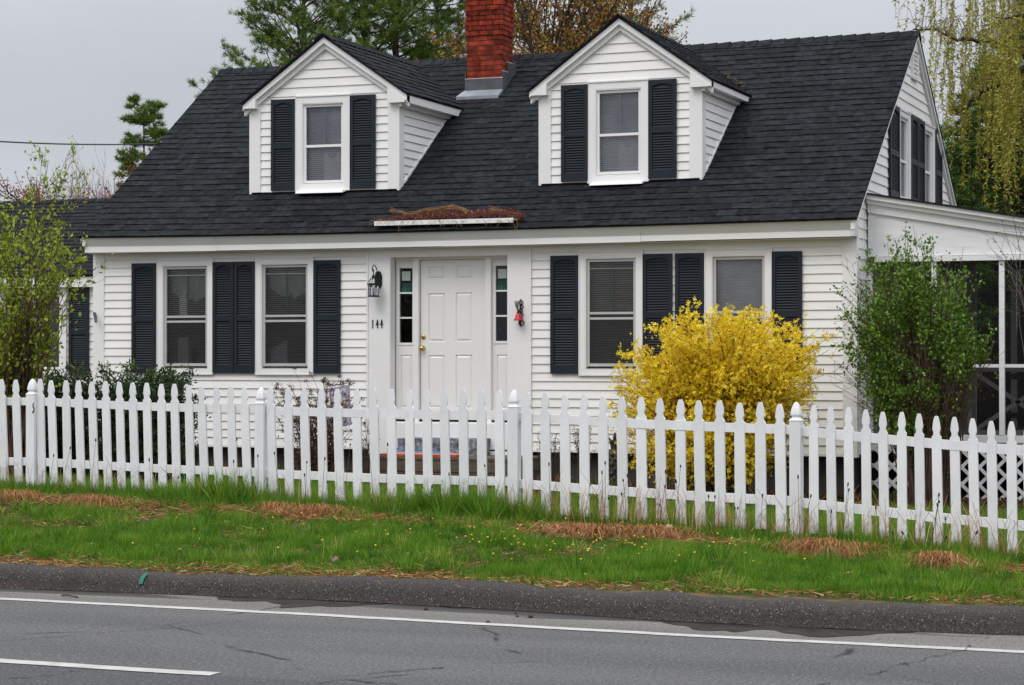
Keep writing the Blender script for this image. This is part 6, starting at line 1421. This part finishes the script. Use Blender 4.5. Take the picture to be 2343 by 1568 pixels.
clump(720, 1184, .36, .15, .12, 800, 'brown straw clump right of the lush tuft by the second post'); clump(630, 1172, .20, .12, .10, 400, 'small brown straw clump under the second fence post')
clump(210, 1162, .40, .17, .12, 900, 'brown straw clump on the verge below the first full fence panel'); clump(40, 1150, .32, .15, .12, 800, 'rust-brown straw clump at the left edge'); clump(1980, 1266, .22, .12, .09, 400, 'small loose straw patch under the rightmost fence panel')
# big pale dead leaf + dark clod
for (px, py, c, s, lab) in ((1525, 1222, (.42, .30, .18), .05, 'curled pale tan leaf lying on the straw'), (765, 1662 / 1.2804, (.24, .13, .10), .028, 'pinkish dead leaf lying near the kerb'), (211, 1136, (.03, .018, .014), .045, 'dark lump lying in the straw below the fence')):
    x, y, z = ground_hit(px, py); g = MB(); r = []
    for k in range(8): a = k * pi / 4; g.poly([(0, 0, .012), (s * cos(a) * (1 + .3 * (k % 2)), s * .8 * sin(a), .02 * (k % 3)), (s * cos(a + pi / 4) * (1 + .3 * ((k + 1) % 2)), s * .8 * sin(a + pi / 4), .02 * ((k + 1) % 3))])
    o = g.build('fallen_leaf' if s != .045 else 'earth_clod', mat('dead_leaf', c, .8, .2, 20)); o.location = (x, y, z + .04); tag(o, lab, 'leaf' if s != .045 else 'clod')

# wall lantern
lx, lz = X_(857, YW - .13), at(857, 680, YW - .13)[2]; wy = YW - .030
LAN = empty('wall_lantern', (X_(863, wy), wy, lz), 'black carriage lantern with clear glass on the wall left of the front door', 'lantern')
bxx = X_(866, wy); cyl = wy - .13; s_ = at(857, 605, cyl)[2] - lz
g = MB(); pts = [(-.045, 0), (-.03, -.035), (.03, -.035), (.045, 0), (.045, .10), (.03, .15), (0, .165), (-.03, .15), (-.045, .10)]
g.poly([(bxx + a, wy - .022, lz + .155 + b) for a, b in pts]); 
for k in range(9): a, b = pts[k], pts[(k + 1) % 9]; g.poly([(bxx + a[0], wy - .022, lz + .155 + a[1]), (bxx + b[0], wy - .022, lz + .155 + b[1]), (bxx + b[0] * 1.15, wy, lz + .155 + b[1] * 1.05), (bxx + a[0] * 1.15, wy, lz + .155 + a[1] * 1.05)])
g.build('backplate', BLACKM, LAN)
g = MB(); top = lz + .265
arm = [(bxx, wy - .02, lz + .25), (bxx - .0, wy - .05, lz + .34), (bxx - .005, wy - .08, lz + .385), (bxx - .01, wy - .115, lz + .395), (bxx - .015, wy - .145, lz + .37), (bxx - .015, wy - .15, lz + .33), (bxx - .012, wy - .135, lz + .31), (bxx - .012, wy - .12, lz + .325)]
g.tube(arm, .0065, 6); g.tube([(lx, cyl, top), (lx, cyl, lz + .33), (bxx - .014, wy - .148, lz + .35)], .006, 6); g.build('arm', BLACKM, LAN)
g = MB(); g.lathe((lx, cyl, lz), [(.018, .225), (.024, .232), (.020, .245), (.030, .252), (.012, .262), (.008, .285)], 12, rot=0)
for a in range(6):
    an = a * pi / 3 + .2; g.tube([(lx + .075 * cos(an), cyl + .075 * sin(an), lz + .165), (lx + .065 * cos(an), cyl + .065 * sin(an), lz + .2), (lx + .02 * cos(an), cyl + .02 * sin(an), lz + .232)], .004, 5)
g.lathe((lx, cyl, lz), [(.066, .145), (.082, .153), (.082, .163), (.070, .168)], 6, rot=.2); g.build('cap', BLACKM, LAN)
g = MB(); g.lathe((lx, cyl, lz), [(.078, .0), (.078, .006), (.062, .018), (.06, .02)], 6, rot=.2)
g.build('base', BLACKM, LAN)
for a in range(6):
    an = a * pi / 3 + .2; g = MB(); g.tube([(lx + .062 * cos(an), cyl + .062 * sin(an), lz + .015), (lx + .066 * cos(an), cyl + .066 * sin(an), lz + .15)], .0045, 5); g.build('upright', BLACKM, LAN)
g = MB()
for a in range(6):
    an = a * pi / 3 + .2; bn = an + pi / 3; g.poly([(lx + .06 * cos(an), cyl + .06 * sin(an), lz + .02), (lx + .06 * cos(bn), cyl + .06 * sin(bn), lz + .02), (lx + .064 * cos(bn), cyl + .064 * sin(bn), lz + .148), (lx + .064 * cos(an), cyl + .064 * sin(an), lz + .148)])
g.build('glass', CLEAR, LAN)
g = MB(); g.lathe((lx, cyl, lz), [(.008, .02), (.008, .06), (.006, .065)], 8); g.build('candle_holder', BLACKM, LAN)
g = MB(); g.lathe((lx, cyl, lz), [(.006, .065), (.013, .085), (.012, .1), (.003, .122)], 8); g.build('bulb', mat('bulb_glass', (.6, .6, .58), .15), LAN)
# house number
NF = Fr((0, YW - .036, 0), (1, 0, 0), (0, -1, 0)); q0, q1 = at(850, 751, YW), at(850, 732, YW); hh = q1[2] - q0[2]
o = lettering(NF, X_(850, YW - .04), q0[2], 0, '144', hh, BLACKM, 'house_number', None, w=hh * .60, th=.0062); tag(o, 'black metal house number 144 below the wall lantern', 'house number')
# dinner bell on scrolled bracket
bz = at(1187, 733, YW - .1)[2]; bx_ = X_(1192, YW - .03); by_ = YW - .11; xb = X_(1186, by_)
BEL = empty('door_bell', (bx_, wy, bz), 'red dinner bell on a black scrolled bracket right of the front door', 'bell')
def ring(g, x, y, z, r, th, axis='x', n=12):
    P = [(x, y + r * cos(2 * pi * k / n), z + r * sin(2 * pi * k / n)) if axis == 'x' else (x + r * cos(2 * pi * k / n), y, z + r * sin(2 * pi * k / n)) for k in range(n + 1)]; g.tube(P, th, 5, cap=False)
g = MB()
for k, (dz, r) in enumerate(((.215, .026), (.165, .02), (.12, .022), (.07, .02), (.02, .022), (-.03, .03))): ring(g, bx_ + .012 * (k % 2), YW - .036, bz + dz, r, .0055, 'z'); ring(g, bx_, YW - .036 - r, bz + dz, r * .9, .005, 'x')
g.tube([(bx_, YW - .033, bz + .26), (bx_, YW - .033, bz - .08)], .006, 6); g.tube([(bx_, YW - .036, bz + .10), (xb, by_ - .0, bz + .125), (xb, by_, bz + .09)], .007, 6); g.lathe((xb, by_, bz), [(.016, .08), (.02, .1), (.012, .125)], 8)
g.build('bracket', BLACKM, BEL)
g = MB(); g.lathe((xb, by_, bz), [(.058, -.004), (.060, 0), (.044, .02), (.034, .05), (.028, .075), (.014, .088), (.004, .09)], 18); g.build('bell', RED, BEL, smooth=True)
g = MB(); g.tube([(xb, by_, bz + .02), (xb + .004, by_, bz - .075)], .0018, 4); g.build('pull_cord', STALK, BEL)
g = MB()
for k in range(5): a = -.3 + k * .15; g.tube([(xb, by_ - .01, bz + .11), (xb - .012 + a * .04, by_ - .02, bz + .17), (xb - .012 + a * .1, by_ - .02, bz + .235)], [.006, .009, .003], 5)
g.build('sprig', mat('dry_sprig', (.13, .12, .10), .9, .5, 30), BEL)
# hose tap on the left corner board, not a light
hq = at(223, 728, YW - .04); g = MB(); g.tube([(hq[0] - .04, YW - .03, hq[2] + .05), (hq[0] - .02, YW - .10, hq[2] + .045), (hq[0] + .01, YW - .12, hq[2])], .013, 7); g.tube([(hq[0] + .01, YW - .11, hq[2] + .02), (hq[0] + .025, YW - .12, hq[2] - .06)], [.022, .016], 8); g.box(hq[0] - .06, hq[0] - .03, YW - .06, YW - .028, hq[2] + .03, hq[2] + .075)
tag(g.build('hose_tap', mat('grey_metal', (.12, .12, .13), .5, .1, 9, metal=.4)), 'small grey hose tap on the left corner board', 'tap')
# doorstep: granite block, timber platform, mats
g = MB(); x0, x1 = X_(910, 24.0), X_(1092, 24.0); nx = 26; rr_ = random.Random(3)
for i in range(nx):
    a = x0 + (x1 - x0) * i / nx; b = x0 + (x1 - x0) * (i + 1) / nx
    for j in range(4):
        z0, z1 = .474 + .05 * j, .474 + .05 * (j + 1)
        f = lambda x, z: 24.0 + .03 * (float(vnoise(x * 9, z * 14)) - .5)
        zt = lambda x, z: z if z < .67 else z + .012 * (float(vnoise(x * 6, 3)) - .5)
        g.poly([(a, f(a, z0), zt(a, z0)), (b, f(b, z0), zt(b, z0)), (b, f(b, z1), zt(b, z1)), (a, f(a, z1), zt(a, z1))])
    g.poly([(a, f(a, .674), zt(a, .674)), (b, f(b, .674), zt(b, .674)), (b, YW - .02, .674), (a, YW - .02, .674)])
g.poly([(x0, 24.0, .474), (x0, 24.0, .674), (x0, YW - .02, .674), (x0, YW - .02, .474)]); g.poly([(x1, 24.0, .474), (x1, YW - .02, .474), (x1, YW - .02, .674), (x1, 24.0, .674)])
tag(g.build('stone_step', GRANITE), 'rough grey granite doorstep below the front door', 'step')
g = MB(); X0d, X1d = X_(832, 23.55), X_(1186, 23.55)
DK = empty('wooden_platform', ((X0d + X1d) / 2, 23.9, .2), 'low weathered timber platform in front of the granite step', 'platform')
for k in range(5): g.box(X0d, X1d, 23.55 + k * .18, 23.55 + k * .18 + .172, .445, .472)
g.build('deck_boards', WOODD, DK); g = MB(); g.box(X0d + .02, X1d - .02, 23.57, 24.4, .1, .30); g.build('lower_timber', WOODD, DK); g = MB(); g.box(X0d + .01, X1d - .01, 23.56, 24.41, .304, .442); g.build('upper_timber', WOODD, DK)
g = MB(); a0, a1 = X_(870, 23.6), X_(1046, 23.6); m_ = 40
for i in range(m_):
    a = a0 + (a1 - a0) * i / m_; b = a0 + (a1 - a0) * (i + 1) / m_; zf = lambda x: .505 + .014 * float(vnoise(x * 14, 1.0)); yf = lambda x: 23.60 + .02 * float(vnoise(x * 11, 5.0))
    g.poly([(a, yf(a), .474), (b, yf(b), .474), (b, yf(b) - .012, zf(b) - .008), (a, yf(a) - .012, zf(a) - .008)]); g.poly([(a, yf(a) - .012, zf(a) - .008), (b, yf(b) - .012, zf(b) - .008), (b, 23.80, zf(b)), (a, 23.80, zf(a))]); g.poly([(a, 23.80, zf(a)), (b, 23.80, zf(b)), (b, 23.81, .474), (a, 23.81, .474)])
tag(g.build('door_mat', ORANGE), 'rumpled orange mat on the timber platform', 'mat')
g = MB(); g.box(X_(905, 23.9), X_(1040, 23.9), 23.84, 23.97, .474, .525); tag(g.build('blue_mat', BLUE, bevel=.01), 'folded blue mat tucked behind the orange mat', 'mat')
# carved stone pineapple-like ornament
q = gpt(1407, 23.3); ORN = empty('stone_ornament', q, 'brown scaly carved ornament standing left of the forsythia', 'ornament')
g = MB(); zt = at(1407, 990, 23.3)[2] - q[2]; s = zt / .60
prof_ = [(.05, 0), (.09, .02), (.10, .10), (.115, .22), (.11, .32), (.085, .41), (.055, .45)]
g.lathe((q[0], q[1], q[2] - .02), [(r * s, z * s) for r, z in prof_], 16)
for k in range(8):
    zc = (.06 + .048 * k) * s; r = np.interp(zc / s, [p[1] for p in prof_], [p[0] for p in prof_]) * s
    for j in range(10): a = (j + .5 * (k % 2)) * 2 * pi / 10; g.lathe((q[0] + r * cos(a), q[1] + r * sin(a), q[2] - .02 + zc), [(.006, -.02), (.026, -.008), (.026, .01), (.006, .022)], 6)
g.build('body', STONE, ORN)
g = MB()
for j in range(9): a = j * 2 * pi / 9; g.tube([(q[0] + .03 * cos(a), q[1] + .03 * sin(a), q[2] + .43 * s), (q[0] + .05 * cos(a), q[1] + .05 * sin(a), q[2] + .52 * s), (q[0] + .085 * cos(a), q[1] + .085 * sin(a), q[2] + (.50 + .06 * (j % 2)) * s)], [.018, .016, .006], 5)
g.tube([(q[0], q[1], q[2] + .42 * s), (q[0], q[1], q[2] + .6 * s)], [.03, .012], 6); g.build('leaf_crown', STONE, ORN)
# garden flag on shepherd hook
FYY = 23.0; fa, fb, fc, fd = at(752, 889, FYY), at(800, 880, FYY), at(806, 972, FYY), at(760, 980, FYY)
FLG = empty('garden_flag', gpt(750, FYY), 'small garden flag with purple gingham border hanging from a thin black hook', 'flag')
def flagmat():
    m, nt, Nn, Ln, b = newmat('flag_cloth'); a = node(nt, 'ShaderNodeUVMap'); a.uv_map = 'UVMap'; sp = node(nt, 'ShaderNodeSeparateXYZ'); Ln.new(a.outputs[0], sp.inputs[0])
    def edge(sock, w_):
        s1 = node(nt, 'ShaderNodeMath', operation='SUBTRACT'); Ln.new(sock, s1.inputs[0]); s1.inputs[1].default_value = .5; ab = node(nt, 'ShaderNodeMath', operation='ABSOLUTE'); Ln.new(s1.outputs[0], ab.inputs[0]); gt = node(nt, 'ShaderNodeMath', operation='GREATER_THAN'); Ln.new(ab.outputs[0], gt.inputs[0]); gt.inputs[1].default_value = w_; return gt
    e1 = edge(sp.outputs[0], .41); e2 = edge(sp.outputs[1], .43); mxm = node(nt, 'ShaderNodeMath', operation='MAXIMUM'); Ln.new(e1.outputs[0], mxm.inputs[0]); Ln.new(e2.outputs[0], mxm.inputs[1])
    ch = node(nt, 'ShaderNodeTexChecker', i_Scale=44.0); ch.inputs[1].default_value = (.30, .16, .33, 1); ch.inputs[2].default_value = (.62, .55, .66, 1); Ln.new(a.outputs[0], ch.inputs[0])
    nz = node(nt, 'ShaderNodeTexNoise', i_Scale=3.6, i_Detail=3.0); Ln.new(a.outputs[0], nz.inputs['Vector']); rp = ramp(nt, nz.outputs[0], [(.34, (.12, .13, .32)), (.45, (.55, .58, .66)), (.56, (.66, .62, .60)), (.66, (.42, .16, .12))])
    mm = node(nt, 'ShaderNodeMixRGB'); Ln.new(mxm.outputs[0], mm.inputs[0]); Ln.new(rp.outputs[0], mm.inputs[1]); Ln.new(ch.outputs[0], mm.inputs[2]); Ln.new(mm.outputs[0], b.inputs['Base Color']); b.inputs['Roughness'].default_value = .8; return m
g = MB(); nfx, nfy = 8, 10; uvs = []
fp = lambda u, v_: tuple(Vector(fa) * (1 - u) * (1 - v_) + Vector(fb) * u * (1 - v_) + Vector(fc) * u * v_ + Vector(fd) * (1 - u) * v_ + Vector((0, .018 * sin(u * 9 + v_ * 3) * v_, 0)))
for i in range(nfx):
    for j in range(nfy):
        c_ = [(i / nfx, j / nfy), ((i + 1) / nfx, j / nfy), ((i + 1) / nfx, (j + 1) / nfy), (i / nfx, (j + 1) / nfy)]; g.poly([fp(*c) for c in c_]); uvs += c_
o = g.build('cloth', flagmat(), FLG); uvl = o.data.uv_layers.new(name='UVMap')
for l_, u_ in zip(uvl.data, uvs): l_.uv = u_
g = MB(); pb_ = Vector(gpt(748, FYY)); tp = Vector(at(748, 880, FYY)); h1, h2, h3, h4 = (Vector(at(a, b, FYY)) for a, b in ((800, 876), (812, 878), (812, 872), (806, 871)))
g.tube([pb_ - Vector((0, 0, .1)), tp, Vector(at(752, 884, FYY)), h1, h2, h3, h4], .004, 5); g.build('hook_pole', BLACKM, FLG)
# planter shelf on the roof edge with dead sedum
sx0, sx1 = X_(856, 24.16), X_(1174, 24.16); zs = at(1010, 513, 24.16)[2]; zs2 = at(1010, 502.5, 24.16)[2]
SH = empty('roof_shelf', ((sx0 + sx1) / 2, 24.3, zs), 'narrow white shelf fixed on the roof edge above the front door', 'shelf')
g = MB(); g.box(sx0, sx1, 24.16, 24.18, zs, zs2); g.build('front_board', TRIM, SH); g = MB(); g.box(sx0, sx1, 24.182, 24.44, zs2 - .022, zs2 - .004); g.build('shelf_board', TRIM, SH)
for x in (sx0 + .3, (sx0 + sx1) / 2, sx1 - .3): g = MB(); g.box(x - .012, x + .012, 24.19, 24.30, zs - .03, zs2 - .023); g.build('bracket', BLACKM, SH)
rngs = np.random.default_rng(77); SED = leafmat('dead_sedum', [(0, (.06, .014, .009)), (.5, (.17, .045, .028)), (.85, (.30, .11, .075)), (1, (.50, .33, .27))], .6, .1)
n = 9000; u = rngs.random(n); X = sx0 + .03 + (sx1 - sx0 + .06) * u; hprof = np.interp(u, [0, .1, .2, .3, .45, .6, .75, .9, 1], [.01, .06, .095, .10, .12, .10, .125, .10, .04]); Yf = rngs.uniform(24.17, 24.56, n)
Z = zs2 + np.maximum(0, (Yf - 24.44)) * ROOF_M + hprof * rngs.random(n) ** .45 * (1 - ((Yf - 24.36) / .22) ** 2 * .45); C = np.stack([X, Yf, Z], 1); D = rdirs(n, rngs)
SEDT = empty('dried_sedum', ((sx0 + sx1) / 2, 24.3, zs2), 'mass of reddish-brown dried sedum heaped on the white roof shelf', 'plant')
leafmesh('leaves', SED, SEDT, C, D, perp(D, rngs), rngs.uniform(.013, .024, n), .014, np.clip(rngs.normal(.45, .25, n), 0, 1))
STR = mat('straw_stem', (.26, .14, .05), .8, .4, 14); g = MB()
def wisp(px0, py0, px1, py1, bow=6, n_=26, sp=.02, r=.0028):
    for _ in range(n_):
        a, b = np.array(at(px0, py0, 24.3)), np.array(at(px1, py1, 24.3)); m2 = (a + b) / 2 + np.array([0, 0, bow / 190 + rngs.normal() * sp]); a = a + rngs.normal(size=3) * sp; b = b + rngs.normal(size=3) * sp; g.tube([tuple(p) for p in bez(a, m2, b, 6)], r, 3, cap=False)
wisp(940, 490, 1035, 474, 5); wisp(1030, 473, 1082, 492, 8, 16); wisp(895, 481, 940, 493, 3, 12); wisp(1120, 481, 1185, 497, 6, 24); wisp(1170, 495, 1188, 508, 2, 24); wisp(850, 512, 872, 506, 2, 10)
for _ in range(70):
    px = rngs.uniform(858, 1185); a = np.array(at(px, 503, 24.15)); b = a + np.array([rngs.normal() * .05, -.02 + rngs.normal() * .01, -rngs.uniform(.03, .13) * (1.6 if rngs.random() < .1 else .7)]); g.tube([tuple(p) for p in bez(a, (a + b) / 2 + np.array([rngs.normal() * .03, -.03, 0]), b, 5)], .0018, 3, cap=False)
g.build('stems', STR, SEDT)
# moss in the right dormer valley
rngs = np.random.default_rng(78); n = 90; C = []; STRM = leafmat('orange_litter', [(0, (.12, .06, .02)), (1, (.35, .20, .07))])
for _ in range(n):
    t_ = rngs.random(); px, py = 1655 + 55 * t_, 172 + 30 * t_; r = ray(px, py); t0 = (EZ - EYE - ROOF_M * EY) / (r[2] - ROOF_M * r[1]); C.append([r[0] * t0 + rngs.normal() * .02, r[1] * t0 - .03, EYE + r[2] * t0 + .02 + rngs.normal() * .008])
C = np.array(C); D = rdirs(n, rngs); tag(leafmesh('valley_debris', STRM, None, C, D, perp(D, rngs), .022, .010, rngs.random(n)), 'orange leaf debris caught in the right dormer valley', 'debris', kind='stuff')
# overhead service cable
A = atX(370, XL - .02); q = ray(372, 329); t0 = (XL - .03) / q[0]; E_ = Vector((XL - .03, q[1] * t0, EYE + q[2] * t0))
CAB = empty('power_cable', E_, 'twin overhead service cable running from the upper left to the roof slope', 'cable')
for dz in (0, .045):
    S0 = Vector(atd(-700, 205, 40)) + Vector((0, 0, dz * 1.5)); g = MB(); pts = []
    for k in range(24): t_ = k / 23; p = S0 * (1 - t_) + E_ * t_; p.z -= .55 * 4 * t_ * (1 - t_) * .55 + dz * (1 - abs(2 * t_ - 1)); pts.append(p)
    g.tube(pts, .009, 5); g.build('wire', BLACKM, CAB)
g = MB(); g.lathe((E_.x - .02, E_.y, E_.z - .06), [(.02, 0), (.03, .03), (.03, .06), (.015, .09)], 8); g.build('insulator', ALU, CAB)
# stones in the gutter
for (px, py, s) in ((1430 / 1.2804 + .0, 1425, .014), ((1000 + 535 / 2.154) / 1.2804, (1280 + 1092 / 2.154) / 1.2804, .016), ((1000 + 1195 / 2.154) / 1.2804, (1280 + 1140 / 2.154) / 1.2804, .02), ((1000 + 1112 / 2.154) / 1.2804, (1280 + 1136 / 2.154) / 1.2804, .012), ((1000 + 1102 / 2.154) / 1.2804, (1280 + 1115 / 2.154) / 1.2804, .012)):
    r = ray(px, py); t0 = -EYE / r[2]; g = MB(); g.lathe((0, 0, 0), [(s * .6, 0), (s, s * .4), (s * .7, s * .8), (s * .2, s)], 7); o = g.build('pebble', KERBM); o.location = (r[0] * t0, r[1] * t0, .001); tag(o, 'small dark pebble lying in the road gutter', 'pebble', 'pebbles in the gutter')
r = ray((440 / 2.154) / 1.2804, (1280 + 1010 / 2.154) / 1.2804); t0 = -EYE / r[2]; g = MB(); g.tube([(-.08, .03, .006), (-.02, .01, .012), (.03, -.005, .008), (.09, -.03, .006)], .005, 5); g.tube([(-.02, .01, .012), (-.05, -.02, .01)], .003, 4); o = g.build('fallen_stick', BARK); o.location = (r[0] * t0, r[1] * t0, 0); tag(o, 'small dark stick lying on the road edge at left', 'stick')
